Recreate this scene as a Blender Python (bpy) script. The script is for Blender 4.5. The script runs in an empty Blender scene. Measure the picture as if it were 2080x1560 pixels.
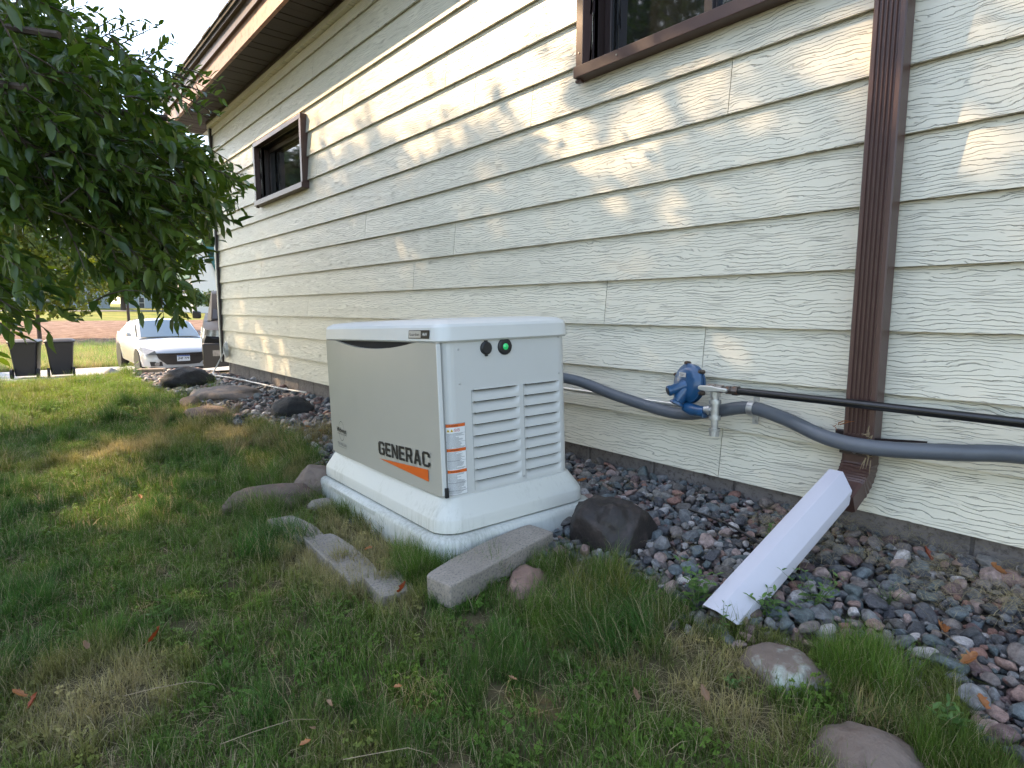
import bpy, math, random
import numpy as np
from mathutils import Vector, Matrix, Euler
from mathutils import noise as mnoise
random.seed(7); np.random.seed(7)
R_ = math.radians
S = bpy.context.scene
COL = S.collection

# ------------------------------------------------------------------ camera, sky, sun, exposure
cam_d = bpy.data.cameras.new('camera'); cam = bpy.data.objects.new('camera', cam_d); COL.objects.link(cam)
S.camera = cam
cam_d.sensor_width = 36; cam_d.lens = 1212 / 2080 * 36; cam_d.clip_start = .02; cam_d.clip_end = 2000
cam.matrix_world = Matrix(((0.64682523, -0.094901, 0.7567106, 0), (0.76263447, 0.07736003, -0.64218696, 0),
                           (0.00240503, 0.99247631, 0.12241319, .9), (0, 0, 0, 1)))
SUN = Vector((1.65, 1.0, -1.45)).normalized()          # travel direction of the light
world = bpy.data.worlds.new('World'); S.world = world; world.use_nodes = True
wn = world.node_tree; bgn = wn.nodes['Background']
sky = wn.nodes.new('ShaderNodeTexSky'); sky.sky_type = 'NISHITA'; sky.sun_disc = False
sky.sun_elevation = math.asin(-SUN.z); sky.sun_rotation = math.atan2(-SUN.x, -SUN.y)
sky.air_density = 1.0; sky.dust_density = 1.0; sky.ozone_density = 1.0
# thin high cloud veil over the sky
tc = wn.nodes.new('ShaderNodeTexCoord'); mp = wn.nodes.new('ShaderNodeMapping'); mp.inputs['Scale'].default_value = (1, 1, 3.0)
cn = wn.nodes.new('ShaderNodeTexNoise'); cn.inputs['Scale'].default_value = 2.2; cn.inputs['Detail'].default_value = 5
cr = wn.nodes.new('ShaderNodeMapRange'); cr.inputs['From Min'].default_value = .38; cr.inputs['From Max'].default_value = .72
cr.inputs['To Max'].default_value = .38
mx = wn.nodes.new('ShaderNodeMix'); mx.data_type = 'RGBA'
wn.links.new(tc.outputs['Generated'], mp.inputs['Vector']); wn.links.new(mp.outputs[0], cn.inputs['Vector'])
wn.links.new(cn.outputs['Fac'], cr.inputs['Value']); wn.links.new(cr.outputs[0], mx.inputs['Factor'])
wn.links.new(sky.outputs[0], mx.inputs[6]); mx.inputs[7].default_value = (5.2, 5.15, 4.9, 1)
wn.links.new(mx.outputs[2], bgn.inputs['Color']); bgn.inputs['Strength'].default_value = .15
sun_d = bpy.data.lights.new('sun', 'SUN'); sun = bpy.data.objects.new('sun', sun_d); COL.objects.link(sun)
sun_d.energy = 2.9; sun_d.angle = R_(.53); sun_d.color = (1, .71, .42)
sun.rotation_euler = SUN.to_track_quat('-Z', 'Y').to_euler(); sun.location = (-20, -12, 18)
vs = S.view_settings; vs.view_transform = 'Standard'; vs.look = 'None'; vs.exposure = 2.1; vs.gamma = 1
try: vs.use_curve_mapping = False
except Exception: pass
S.render.engine = 'CYCLES'
S.cycles.max_bounces = 6; S.cycles.diffuse_bounces = 3; S.cycles.glossy_bounces = 3
S.cycles.transmission_bounces = 4; S.cycles.transparent_max_bounces = 8
S.cycles.use_adaptive_sampling = True; S.cycles.adaptive_threshold = .02
S.cycles.use_denoising = True; S.cycles.sample_clamp_indirect = 6

# ------------------------------------------------------------------ helpers
def tag(o, label=None, cat=None, group=None, kind=None):
    if label: o['label'] = label
    if cat: o['category'] = cat
    if group: o['group'] = group
    if kind: o['kind'] = kind
    return o
def thing(name, loc, label, cat, group=None, rot=None):
    o = bpy.data.objects.new(name, None); COL.objects.link(o); o.location = loc
    if rot is not None: o.rotation_euler = rot
    o.empty_display_size = .05
    return tag(o, label, cat, group)
def link_mesh(name, me, parent=None, world=False, label=None):
    o = bpy.data.objects.new(name, me); COL.objects.link(o)
    if parent is not None:
        o.parent = parent
        if world: o.matrix_parent_inverse = Matrix.LocRotScale(parent.location, parent.rotation_euler, None).inverted()
    if label: o['label'] = label
    return o
class MB:
    def __init__(s): s.v = []; s.f = []; s.m = []; s.cur = 0
    def add(s, vs_, fs):
        n = len(s.v); s.v.extend([tuple(p) for p in vs_]); s.f.extend([tuple(i + n for i in f) for f in fs]); s.m.extend([s.cur] * len(fs)); return s
    def box(s, lo, hi, M=None):
        x0, y0, z0 = lo; x1, y1, z1 = hi
        p = [(x0, y0, z0), (x1, y0, z0), (x1, y1, z0), (x0, y1, z0), (x0, y0, z1), (x1, y0, z1), (x1, y1, z1), (x0, y1, z1)]
        if M is not None: p = [M @ Vector(q) for q in p]
        return s.add(p, [(0, 3, 2, 1), (4, 5, 6, 7), (0, 1, 5, 4), (1, 2, 6, 5), (2, 3, 7, 6), (3, 0, 4, 7)])
    def quad(s, a, b, c, d): return s.add([a, b, c, d], [(0, 1, 2, 3)])
    def loft(s, rings, cap0=True, cap1=True, closed=True):
        n = len(rings[0]); vs_ = [p for r in rings for p in r]; fs = []
        for i in range(len(rings) - 1):
            for j in range(n if closed else n - 1):
                k = (j + 1) % n; fs.append((i * n + j, i * n + k, (i + 1) * n + k, (i + 1) * n + j))
        if cap0: fs.append(tuple(range(n - 1, -1, -1)))
        if cap1: fs.append(tuple((len(rings) - 1) * n + j for j in range(n)))
        return s.add(vs_, fs)
    def tube(s, pts, r, n=12, caps=True):
        pts = [Vector(p) for p in pts]; rings = []; up = None
        for i, p in enumerate(pts):
            t = (pts[min(i + 1, len(pts) - 1)] - pts[max(i - 1, 0)])
            if t.length < 1e-9: t = (pts[-1] - pts[0]) if len(pts) > 2 else Vector((0, 0, 1))
            t.normalize()
            if up is None:
                up = Vector((0, 0, 1)) if abs(t.z) < .9 else Vector((1, 0, 0))
            a = t.cross(up); a.normalize(); b = a.cross(t); b.normalize(); up = b
            rr = r[i] if isinstance(r, (list, tuple)) else r
            rings.append([p + a * (math.cos(2 * math.pi * k / n) * rr) + b * (math.sin(2 * math.pi * k / n) * rr) for k in range(n)])
        return s.loft([[tuple(q) for q in ring] for ring in rings], caps, caps)
    def lathe(s, p0, axis, prof, n=20):
        axis = Vector(axis).normalized(); p0 = Vector(p0)
        return s.tube_prof([(p0 + axis * h, r) for h, r in prof], axis, n)
    def tube_prof(s, pr, axis, n):
        up = Vector((0, 0, 1)) if abs(axis.z) < .9 else Vector((1, 0, 0))
        a = axis.cross(up).normalized(); b = a.cross(axis).normalized()
        rings = [[tuple(p + a * math.cos(2 * math.pi * k / n) * r + b * math.sin(2 * math.pi * k / n) * r) for k in range(n)] for p, r in pr]
        return s.loft(rings)
    def mesh(s, name, mats, smooth=None):
        me = bpy.data.meshes.new(name); me.from_pydata(s.v, [], s.f)
        for m in (mats if isinstance(mats, (list, tuple)) else [mats]): me.materials.append(m)
        if any(s.m): me.polygons.foreach_set('material_index', s.m)
        if smooth is not None:
            me.polygons.foreach_set('use_smooth', [True] * len(me.polygons))
            me.update()
            if smooth < 180:
                try: me.set_sharp_from_angle(angle=R_(smooth))
                except Exception: pass
        me.update(); return me
    def build(s, name, mats, parent=None, smooth=None, bevel=None, world=False, label=None):
        o = link_mesh(name, s.mesh(name, mats, smooth), parent, world, label)
        if bevel:
            b = o.modifiers.new('bevel', 'BEVEL'); b.width = bevel; b.segments = 2; b.limit_method = 'ANGLE'; b.angle_limit = R_(35)
            for p in o.data.polygons: p.use_smooth = True
            try: o.data.set_sharp_from_angle(angle=R_(60))
            except Exception: pass
        return o
def rrect(x0, x1, y0, y1, z, r, n=6):
    pts = []
    for cx, cy, a0 in ((x1 - r, y1 - r, 0), (x0 + r, y1 - r, 90), (x0 + r, y0 + r, 180), (x1 - r, y0 + r, 270)):
        for k in range(n + 1):
            a = R_(a0 + 90 * k / n); pts.append((cx + r * math.cos(a), cy + r * math.sin(a), z))
    return pts
def fbm(x, y, z=0, s=1.0, o=4):
    v = 0; a = .5
    for i in range(o): v += a * mnoise.noise(Vector((x * s, y * s, z * s + i * 7.3))); s *= 2.1; a *= .5
    return v
# ------------------------------------------------------------------ materials
def nodes_mat(name):
    m = bpy.data.materials.new(name); m.use_nodes = True; nt = m.node_tree; b = nt.nodes['Principled BSDF']
    return m, nt, b
def N(nt, t, **kw):
    n = nt.nodes.new(t)
    for k, v in kw.items():
        if k in n.inputs: n.inputs[k].default_value = v
        else: setattr(n, k, v)
    return n
def pm(name, col, rough=.5, metal=0., var=.12, scale=6., bump=0., bscale=60., spec=.5, coat=0., var2=None, v2scale=30., emis=None, trans=0.):
    m, nt, b = nodes_mat(name); L = nt.links
    tcn = N(nt, 'ShaderNodeTexCoord')
    n1 = N(nt, 'ShaderNodeTexNoise', Scale=scale, Detail=4.0, Roughness=.6); L.new(tcn.outputs['Object'], n1.inputs['Vector'])
    mr = N(nt, 'ShaderNodeMapRange'); mr.inputs['From Min'].default_value = .25; mr.inputs['From Max'].default_value = .75
    mr.inputs['To Min'].default_value = 1 - var; mr.inputs['To Max'].default_value = 1 + var
    L.new(n1.outputs['Fac'], mr.inputs['Value'])
    vm = N(nt, 'ShaderNodeVectorMath', operation='SCALE'); vm.inputs[0].default_value = col[:3]
    L.new(mr.outputs[0], vm.inputs['Scale']); out = vm.outputs[0]
    if var2:
        n2 = N(nt, 'ShaderNodeTexNoise', Scale=v2scale, Detail=5.0, Roughness=.65); L.new(tcn.outputs['Object'], n2.inputs['Vector'])
        r2 = N(nt, 'ShaderNodeMapRange'); r2.inputs['From Min'].default_value = .5; r2.inputs['From Max'].default_value = .68
        L.new(n2.outputs['Fac'], r2.inputs['Value'])
        mxn = N(nt, 'ShaderNodeMix', data_type='RGBA'); L.new(r2.outputs[0], mxn.inputs['Factor']); L.new(out, mxn.inputs[6])
        mxn.inputs[7].default_value = (*var2[:3], 1); out = mxn.outputs[2]
    L.new(out, b.inputs['Base Color'])
    b.inputs['Roughness'].default_value = rough; b.inputs['Metallic'].default_value = metal
    b.inputs['Specular IOR Level'].default_value = spec; b.inputs['Coat Weight'].default_value = coat; b.inputs['Coat Roughness'].default_value = .05
    b.inputs['Transmission Weight'].default_value = trans
    if emis: b.inputs['Emission Color'].default_value = (*emis[:3], 1); b.inputs['Emission Strength'].default_value = emis[3]
    if bump:
        nb = N(nt, 'ShaderNodeTexNoise', Scale=bscale, Detail=5.0, Roughness=.7); L.new(tcn.outputs['Object'], nb.inputs['Vector'])
        bp = N(nt, 'ShaderNodeBump', Strength=1.0, Distance=bump); L.new(nb.outputs['Fac'], bp.inputs['Height']); L.new(bp.outputs[0], b.inputs['Normal'])
    return m
def mathn(nt, op, a, b=None, c=None):
    n = nt.nodes.new('ShaderNodeMath'); n.operation = op
    for i, v in enumerate((a, b, c)):
        if v is None: continue
        if isinstance(v, (int, float)): n.inputs[i].default_value = v
        else: nt.links.new(v, n.inputs[i])
    return n.outputs[0]
def siding_material():
    m, nt, b = nodes_mat('embossed_hardboard_paint'); L = nt.links
    tcn = N(nt, 'ShaderNodeTexCoord'); oi = N(nt, 'ShaderNodeObjectInfo')
    sc = N(nt, 'ShaderNodeVectorMath', operation='SCALE'); sc.inputs[0].default_value = (37, 5, 23); rnd = mathn(nt, 'FRACT', mathn(nt, 'MULTIPLY', oi.outputs['Object Index'], .61803)); L.new(rnd, sc.inputs['Scale'])
    ad = N(nt, 'ShaderNodeVectorMath', operation='ADD'); L.new(tcn.outputs['Object'], ad.inputs[0]); L.new(sc.outputs[0], ad.inputs[1])
    def noise(scale_vec, detail=3., rough=.5, dist=0.):
        mpn = N(nt, 'ShaderNodeMapping'); mpn.inputs['Scale'].default_value = scale_vec; L.new(ad.outputs[0], mpn.inputs['Vector'])
        nn = N(nt, 'ShaderNodeTexNoise', Scale=1.0, Detail=detail, Roughness=rough, Distortion=dist); L.new(mpn.outputs[0], nn.inputs['Vector']); return nn.outputs['Fac']
    sep = N(nt, 'ShaderNodeSeparateXYZ'); L.new(ad.outputs[0], sep.inputs[0])
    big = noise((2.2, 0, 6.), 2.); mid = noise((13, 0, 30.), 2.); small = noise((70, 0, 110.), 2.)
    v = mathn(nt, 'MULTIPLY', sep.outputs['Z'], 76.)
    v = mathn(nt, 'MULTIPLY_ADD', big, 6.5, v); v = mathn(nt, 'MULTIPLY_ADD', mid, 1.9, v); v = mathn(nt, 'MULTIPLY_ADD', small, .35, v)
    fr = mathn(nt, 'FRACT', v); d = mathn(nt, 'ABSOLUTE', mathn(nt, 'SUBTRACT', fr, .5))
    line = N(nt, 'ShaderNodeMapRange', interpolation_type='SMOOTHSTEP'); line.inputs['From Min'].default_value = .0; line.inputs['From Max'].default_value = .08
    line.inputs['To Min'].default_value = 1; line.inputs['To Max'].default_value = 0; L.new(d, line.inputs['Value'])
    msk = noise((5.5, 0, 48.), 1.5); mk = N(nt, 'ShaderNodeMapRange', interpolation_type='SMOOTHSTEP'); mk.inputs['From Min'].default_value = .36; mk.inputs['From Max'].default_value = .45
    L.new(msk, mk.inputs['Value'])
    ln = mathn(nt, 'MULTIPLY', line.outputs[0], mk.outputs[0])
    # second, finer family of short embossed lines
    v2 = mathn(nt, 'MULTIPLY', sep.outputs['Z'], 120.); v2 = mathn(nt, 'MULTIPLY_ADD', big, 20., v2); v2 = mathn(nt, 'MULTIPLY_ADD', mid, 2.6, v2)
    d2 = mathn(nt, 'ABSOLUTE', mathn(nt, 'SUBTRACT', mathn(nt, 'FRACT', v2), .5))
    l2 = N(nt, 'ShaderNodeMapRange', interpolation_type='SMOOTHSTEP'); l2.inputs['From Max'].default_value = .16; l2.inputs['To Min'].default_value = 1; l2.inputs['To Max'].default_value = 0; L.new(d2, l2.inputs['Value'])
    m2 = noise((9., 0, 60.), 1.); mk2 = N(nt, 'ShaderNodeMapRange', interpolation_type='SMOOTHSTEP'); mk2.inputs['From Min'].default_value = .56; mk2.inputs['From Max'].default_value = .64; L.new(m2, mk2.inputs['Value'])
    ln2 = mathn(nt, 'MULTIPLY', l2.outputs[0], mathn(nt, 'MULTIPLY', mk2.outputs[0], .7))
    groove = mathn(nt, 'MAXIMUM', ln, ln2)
    dirt = noise((1.2, 0, 2.2), 4., .6)
    cr_ = N(nt, 'ShaderNodeMix', data_type='RGBA'); L.new(dirt, cr_.inputs['Factor']); cr_.inputs[6].default_value = (.67, .635, .51, 1); cr_.inputs[7].default_value = (.74, .69, .56, 1)
    pv = N(nt, 'ShaderNodeMapRange'); pv.inputs['To Min'].default_value = .95; pv.inputs['To Max'].default_value = 1.04; L.new(rnd, pv.inputs['Value'])
    pvs = N(nt, 'ShaderNodeVectorMath', operation='SCALE'); L.new(cr_.outputs[2], pvs.inputs[0]); L.new(pv.outputs[0], pvs.inputs['Scale'])
    gm = N(nt, 'ShaderNodeMix', data_type='RGBA'); L.new(mathn(nt, 'MULTIPLY', groove, .55), gm.inputs['Factor']); L.new(pvs.outputs[0], gm.inputs[6]); gm.inputs[7].default_value = (.16, .15, .13, 1)  # grooves coloured darker to stand in for shade inside the embossed lines
    L.new(gm.outputs[2], b.inputs['Base Color']); b.inputs['Roughness'].default_value = .42; b.inputs['Specular IOR Level'].default_value = .35
    und = noise((14, 0, 60.), 3.)
    h = mathn(nt, 'SUBTRACT', mathn(nt, 'MULTIPLY', und, .5), groove)
    bp = N(nt, 'ShaderNodeBump', Strength=1.0, Distance=.003); L.new(h, bp.inputs['Height']); L.new(bp.outputs[0], b.inputs['Normal'])
    return m
def leaf_material(name, c1, c2, trans=.35, rough=.42, instancer=False):
    m, nt, b = nodes_mat(name); L = nt.links
    a = N(nt, 'ShaderNodeAttribute', attribute_name='lv')
    mxn = N(nt, 'ShaderNodeMix', data_type='RGBA'); L.new(a.outputs['Fac'], mxn.inputs['Factor'])
    mxn.inputs[6].default_value = (*c1, 1); mxn.inputs[7].default_value = (*c2, 1)
    L.new(mxn.outputs[2], b.inputs['Base Color']); b.inputs['Roughness'].default_value = rough
    tr = N(nt, 'ShaderNodeBsdfTranslucent'); hs = N(nt, 'ShaderNodeHueSaturation', Saturation=1.15, Value=1.5); L.new(mxn.outputs[2], hs.inputs['Color']); L.new(hs.outputs[0], tr.inputs['Color'])
    ms = N(nt, 'ShaderNodeMixShader', Fac=trans); L.new(b.outputs[0], ms.inputs[1]); L.new(tr.outputs[0], ms.inputs[2])
    L.new(ms.outputs[0], nt.nodes['Material Output'].inputs['Surface']); return m
def grass_material():
    m, nt, b = nodes_mat('grass_blade'); L = nt.links
    t = N(nt, 'ShaderNodeAttribute', attribute_name='tint', attribute_type='INSTANCER')
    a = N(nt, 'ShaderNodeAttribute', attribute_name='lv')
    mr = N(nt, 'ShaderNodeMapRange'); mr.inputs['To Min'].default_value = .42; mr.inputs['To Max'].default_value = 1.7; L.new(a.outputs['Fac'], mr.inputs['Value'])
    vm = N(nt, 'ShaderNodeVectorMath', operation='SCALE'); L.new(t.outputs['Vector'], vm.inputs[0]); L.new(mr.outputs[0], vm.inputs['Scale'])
    g = N(nt, 'ShaderNodeAttribute', attribute_name='dry')
    mxn = N(nt, 'ShaderNodeMix', data_type='RGBA'); L.new(g.outputs['Fac'], mxn.inputs['Factor']); L.new(vm.outputs[0], mxn.inputs[6]); mxn.inputs[7].default_value = (.38, .32, .18, 1)
    L.new(mxn.outputs[2], b.inputs['Base Color']); b.inputs['Roughness'].default_value = .5; b.inputs['Specular IOR Level'].default_value = .3
    tr = N(nt, 'ShaderNodeBsdfTranslucent'); L.new(mxn.outputs[2], tr.inputs['Color'])
    ms = N(nt, 'ShaderNodeMixShader', Fac=.42); L.new(b.outputs[0], ms.inputs[1]); L.new(tr.outputs[0], ms.inputs[2])
    L.new(ms.outputs[0], nt.nodes['Material Output'].inputs['Surface']); return m
def stone_material():
    m, nt, b = nodes_mat('river_stone'); L = nt.links
    oi = N(nt, 'ShaderNodeObjectInfo'); tcn = N(nt, 'ShaderNodeTexCoord')
    cr_ = N(nt, 'ShaderNodeValToRGB'); r = cr_.color_ramp; r.interpolation = 'CONSTANT'
    cols = [(.052, .052, .054), (.095, .098, .10), (.075, .068, .062), (.14, .14, .14), (.10, .065, .062), (.07, .085, .085), (.19, .125, .105), (.27, .25, .24), (.16, .15, .135), (.36, .33, .31), (.16, .085, .065), (.05, .05, .055), (.13, .11, .10), (.23, .17, .15), (.09, .105, .11)]
    ws = [1.2, 1.2, 1.1, 1, .9, 1, .7, .6, 1, .35, .6, 1, 1, .7, 1]
    acc = 0; tot = sum(ws)
    for i, (c, w) in enumerate(zip(cols, ws)):
        e = r.elements[0] if i == 0 else r.elements.new(min(acc / tot, .999)); e.position = acc / tot; e.color = (*c, 1); acc += w
    while len(r.elements) > len(cols): r.elements.remove(r.elements[-1])
    L.new(oi.outputs['Random'], cr_.inputs[0])
    of = N(nt, 'ShaderNodeVectorMath', operation='SCALE'); of.inputs[0].default_value = (31, 17, 9); L.new(oi.outputs['Random'], of.inputs['Scale'])
    ad = N(nt, 'ShaderNodeVectorMath', operation='ADD'); L.new(tcn.outputs['Object'], ad.inputs[0]); L.new(of.outputs[0], ad.inputs[1])
    n1 = N(nt, 'ShaderNodeTexNoise', Scale=2.2, Detail=6.0, Roughness=.7); L.new(ad.outputs[0], n1.inputs['Vector'])
    mr = N(nt, 'ShaderNodeMapRange'); mr.inputs['From Min'].default_value = .3; mr.inputs['From Max'].default_value = .7; mr.inputs['To Min'].default_value = .55; mr.inputs['To Max'].default_value = 1.6; L.new(n1.outputs['Fac'], mr.inputs['Value'])
    mr.inputs['To Min'].default_value = .6; mr.inputs['To Max'].default_value = 2.2
    vm = N(nt, 'ShaderNodeVectorMath', operation='SCALE'); L.new(cr_.outputs[0], vm.inputs[0]); L.new(mr.outputs[0], vm.inputs['Scale'])
    n2 = N(nt, 'ShaderNodeTexNoise', Scale=14., Detail=3.0, Roughness=.6); L.new(ad.outputs[0], n2.inputs['Vector'])
    m2 = N(nt, 'ShaderNodeMapRange'); m2.inputs['From Min'].default_value = .58; m2.inputs['From Max'].default_value = .7; m2.inputs['To Max'].default_value = .45; L.new(n2.outputs['Fac'], m2.inputs['Value'])
    mxn = N(nt, 'ShaderNodeMix', data_type='RGBA'); L.new(m2.outputs[0], mxn.inputs['Factor']); L.new(vm.outputs[0], mxn.inputs[6]); mxn.inputs[7].default_value = (.32, .29, .27, 1)
    L.new(mxn.outputs[2], b.inputs['Base Color']); b.inputs['Roughness'].default_value = .55; b.inputs['Specular IOR Level'].default_value = .4
    bp = N(nt, 'ShaderNodeBump', Strength=.5, Distance=.06); L.new(n1.outputs['Fac'], bp.inputs['Height']); L.new(bp.outputs[0], b.inputs['Normal'])
    return m
def plastic_base_material(name, base, dirt, amount=.52):
    m, nt, b = nodes_mat(name); L = nt.links
    tcn = N(nt, 'ShaderNodeTexCoord'); mpn = N(nt, 'ShaderNodeMapping'); mpn.inputs['Scale'].default_value = (70, 70, 8); L.new(tcn.outputs['Object'], mpn.inputs['Vector'])
    n1 = N(nt, 'ShaderNodeTexNoise', Scale=1.0, Detail=6.0, Roughness=.7); L.new(mpn.outputs[0], n1.inputs['Vector'])
    n0 = N(nt, 'ShaderNodeTexNoise', Scale=2.6, Detail=3.0); L.new(tcn.outputs['Object'], n0.inputs['Vector'])
    a = mathn(nt, 'MULTIPLY_ADD', n0.outputs['Fac'], .6, mathn(nt, 'MULTIPLY', n1.outputs['Fac'], .6))
    mr = N(nt, 'ShaderNodeMapRange', interpolation_type='SMOOTHSTEP'); mr.inputs['From Min'].default_value = amount; mr.inputs['From Max'].default_value = amount + .3; mr.inputs['To Max'].default_value = .6; L.new(a, mr.inputs['Value'])
    mxn = N(nt, 'ShaderNodeMix', data_type='RGBA'); L.new(mr.outputs[0], mxn.inputs['Factor']); mxn.inputs[6].default_value = (*base, 1); mxn.inputs[7].default_value = (*dirt, 1)
    L.new(mxn.outputs[2], b.inputs['Base Color']); b.inputs['Roughness'].default_value = .5
    nb = N(nt, 'ShaderNodeTexNoise', Scale=160.); L.new(tcn.outputs['Object'], nb.inputs['Vector']); bp = N(nt, 'ShaderNodeBump', Strength=.3, Distance=.001); L.new(nb.outputs['Fac'], bp.inputs['Height']); L.new(bp.outputs[0], b.inputs['Normal'])
    return m
M = {}
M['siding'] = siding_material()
M['brown'] = pm('brown_aluminium', (.074, .038, .031), .38, var=.12, scale=3, bump=.0002, bscale=220)
M['fascia'] = pm('painted_fascia', (.36, .19, .125), .5, var=.2, scale=7, var2=(.16, .07, .04), v2scale=14, bump=.001, bscale=30)
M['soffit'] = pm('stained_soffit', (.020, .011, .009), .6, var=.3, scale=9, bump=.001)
M['dark'] = pm('black_void', (.008, .008, .009), .8)
M['brown_dark'] = pm('dark_brown_frame', (.03, .018, .016), .4)
M['block'] = pm('concrete_block', (.20, .175, .16), .9, var=.3, scale=7, bump=.003, bscale=140, var2=(.09, .075, .068), v2scale=60)
M['mortar'] = pm('mortar', (.17, .15, .14), .95, var=.2, bump=.002)
M['corner'] = pm('corner_metal', (.42, .42, .38), .4)
M['shingle'] = pm('shingle', (.05, .045, .043), .9, var=.4, scale=25, bump=.004)
M['beige'] = pm('beige_powder_coat', (.55, .545, .51), .38, var=.03, scale=3, bump=.00025, bscale=350, spec=.45)
M['beige_door'] = pm('beige_door_coat', (.42, .395, .335), .33, var=.03, scale=2, bump=.0002, bscale=350, spec=.5)
M['lid'] = pm('lid_coat', (.62, .615, .575), .36, var=.04, scale=3, bump=.00025, bscale=350)
M['base'] = plastic_base_material('moulded_base', (.57, .565, .51), (.25, .24, .18), .60)
M['pad'] = plastic_base_material('fibreglass_pad', (.52, .53, .49), (.17, .17, .125), .50)
M['black'] = pm('black_plastic', (.012, .012, .013), .42)
M['ink'] = pm('black_ink', (.012, .012, .013), .5, var=0)
M['ink2'] = pm('grey_print', (.10, .10, .11), .6, var=0)
M['orange'] = pm('orange_vinyl', (.66, .12, .012), .4, var=.03)
M['yellow'] = pm('yellow_print', (.75, .48, .02), .4, var=0)
M['red'] = pm('red_print', (.55, .04, .03), .4, var=0)
M['white_label'] = pm('white_label', (.72, .72, .70), .4, var=.02)
M['silver'] = pm('silver_label', (.48, .48, .47), .35, metal=.3, var=.05)
M['led'] = pm('green_led', (.02, .4, .12), .15, var=0, emis=(.02, .5, .12, .10), coat=1)
M['blue'] = pm('blue_enamel', (.010, .062, .150), .32, var=.25, scale=20, bump=.0012, bscale=60, coat=.3)
M['galv'] = pm('galvanised_steel', (.50, .50, .49), .38, metal=.85, var=.25, scale=45, bump=.0008, bscale=120)
M['rusty'] = pm('rusty_fitting', (.34, .30, .26), .5, metal=.6, var=.3, scale=50, var2=(.20, .06, .02), v2scale=45, bump=.001)
M['brass_dark'] = pm('dark_fitting', (.10, .085, .075), .45, metal=.6, var=.4, scale=50, var2=(.16, .07, .03), v2scale=60, bump=.001)
M['alu_tube'] = pm('bright_tube', (.6, .6, .57), .3, metal=.8, var=.1)
M['pvc'] = pm('grey_pvc', (.095, .105, .12), .42, var=.12, scale=8, bump=.0004)
M['poly'] = pm('black_poly_pipe', (.010, .010, .011), .28, var=.2, scale=12)
M['vinyl'] = pm('white_vinyl', (.53, .515, .56), .45, var=.03, scale=5, bump=.0003, bscale=90)
M['cable'] = pm('white_cable', (.55, .54, .50), .5)
M['concrete'] = pm('edging_concrete', (.30, .26, .215), .95, var=.18, scale=9, bump=.006, bscale=90, var2=(.15, .135, .125), v2scale=130)
M['drive'] = pm('driveway_concrete', (.36, .36, .36), .9, var=.12, scale=1.2, bump=.002)
M['road'] = pm('road_asphalt', (.14, .135, .135), .9, var=.1, scale=.5)
M['rock_dark'] = pm('dark_boulder', (.019, .014, .012), .68, var=.5, scale=9, bump=.008, bscale=22, var2=(.045, .032, .028), v2scale=18, coat=.1)
M['rock_lava'] = pm('lava_rock', (.022, .022, .023), .85, var=.5, scale=18, bump=.02, bscale=30)
M['rock_pink'] = pm('pink_granite', (.27, .17, .13), .85, var=.3, scale=12, bump=.006, bscale=30, var2=(.13, .085, .075), v2scale=22)
M['rock_brown'] = pm('brown_fieldstone', (.17, .13, .105), .88, var=.28, scale=10, bump=.006, bscale=35, var2=(.11, .075, .06), v2scale=20)
M['rock_lichen'] = pm('lichen_fieldstone', (.165, .125, .10), .88, var=.28, scale=10, bump=.006, bscale=35, var2=(.42, .47, .40), v2scale=9)
M['rock_red'] = pm('red_fieldstone', (.14, .10, .08), .9, var=.35, scale=7, bump=.01, bscale=16, var2=(.10, .06, .05), v2scale=10)
M['rock_stripe'] = pm('banded_stone', (.13, .105, .09), .8, var=.4, scale=6, bump=.01, bscale=14, var2=(.30, .21, .15), v2scale=6)
M['tan_block'] = pm('tan_block', (.24, .19, .14), .9, var=.2, scale=10, bump=.005)
M['slate'] = pm('grey_slate', (.16, .16, .17), .7, var=.2)
M['bark'] = pm('bark', (.075, .055, .042), .9, var=.4, scale=14, bump=.01, bscale=24)
M['stem'] = pm('green_stem', (.10, .13, .05), .6)
M['leaf'] = leaf_material('plum_leaf', (.032, .066, .013), (.125, .18, .032), .40, .30)
M['leaf_far'] = leaf_material('far_leaf', (.030, .058, .016), (.085, .125, .030), .3, .6)
M['leaf_yel'] = leaf_material('yellow_green_leaf', (.06, .085, .015), (.14, .16, .03), .45, .6)
M['weed'] = leaf_material('weed_leaf', (.06, .13, .03), (.12, .21, .05), .35, .5)
M['dead'] = leaf_material('dry_leaf', (.30, .11, .035), (.42, .22, .10), .25, .6)
M['straw'] = pm('dry_straw', (.26, .20, .12), .7, var=.3, scale=60)
M['grass'] = grass_material()
M['stone'] = stone_material()
M['carpaint'] = pm('white_car_paint', (.50, .51, .52), .25, var=.01, coat=.8)
M['suvpaint'] = pm('black_car_paint', (.006, .006, .007), .55, var=.01, coat=.0, spec=.2)
M['carglass'] = pm('car_glass', (.10, .14, .15), .05, var=.05, coat=1, spec=.9)
M['tyre'] = pm('tyre_rubber', (.015, .015, .015), .8)
M['rim'] = pm('alloy_rim', (.45, .45, .46), .3, metal=.7)
M['lamp'] = pm('headlamp_lens', (.16, .16, .155), .12, var=.3, scale=18, coat=1)
M['bin'] = pm('black_bin_plastic', (.012, .012, .014), .5, var=.1)
M['binlid'] = pm('bin_lid', (.05, .052, .056), .45, var=.1)
M['plate'] = pm('plate_white', (.62, .68, .74), .4, var=.05)
M['plateblue'] = pm('plate_blue', (.03, .08, .30), .4, var=0)
M['farwhite'] = pm('white_clapboard', (.66, .60, .56), .8, var=.05)
M['fargrey'] = pm('grey_siding', (.30, .34, .38), .8, var=.1)
M['farblue'] = pm('pale_siding', (.42, .48, .55), .8, var=.1)
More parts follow.
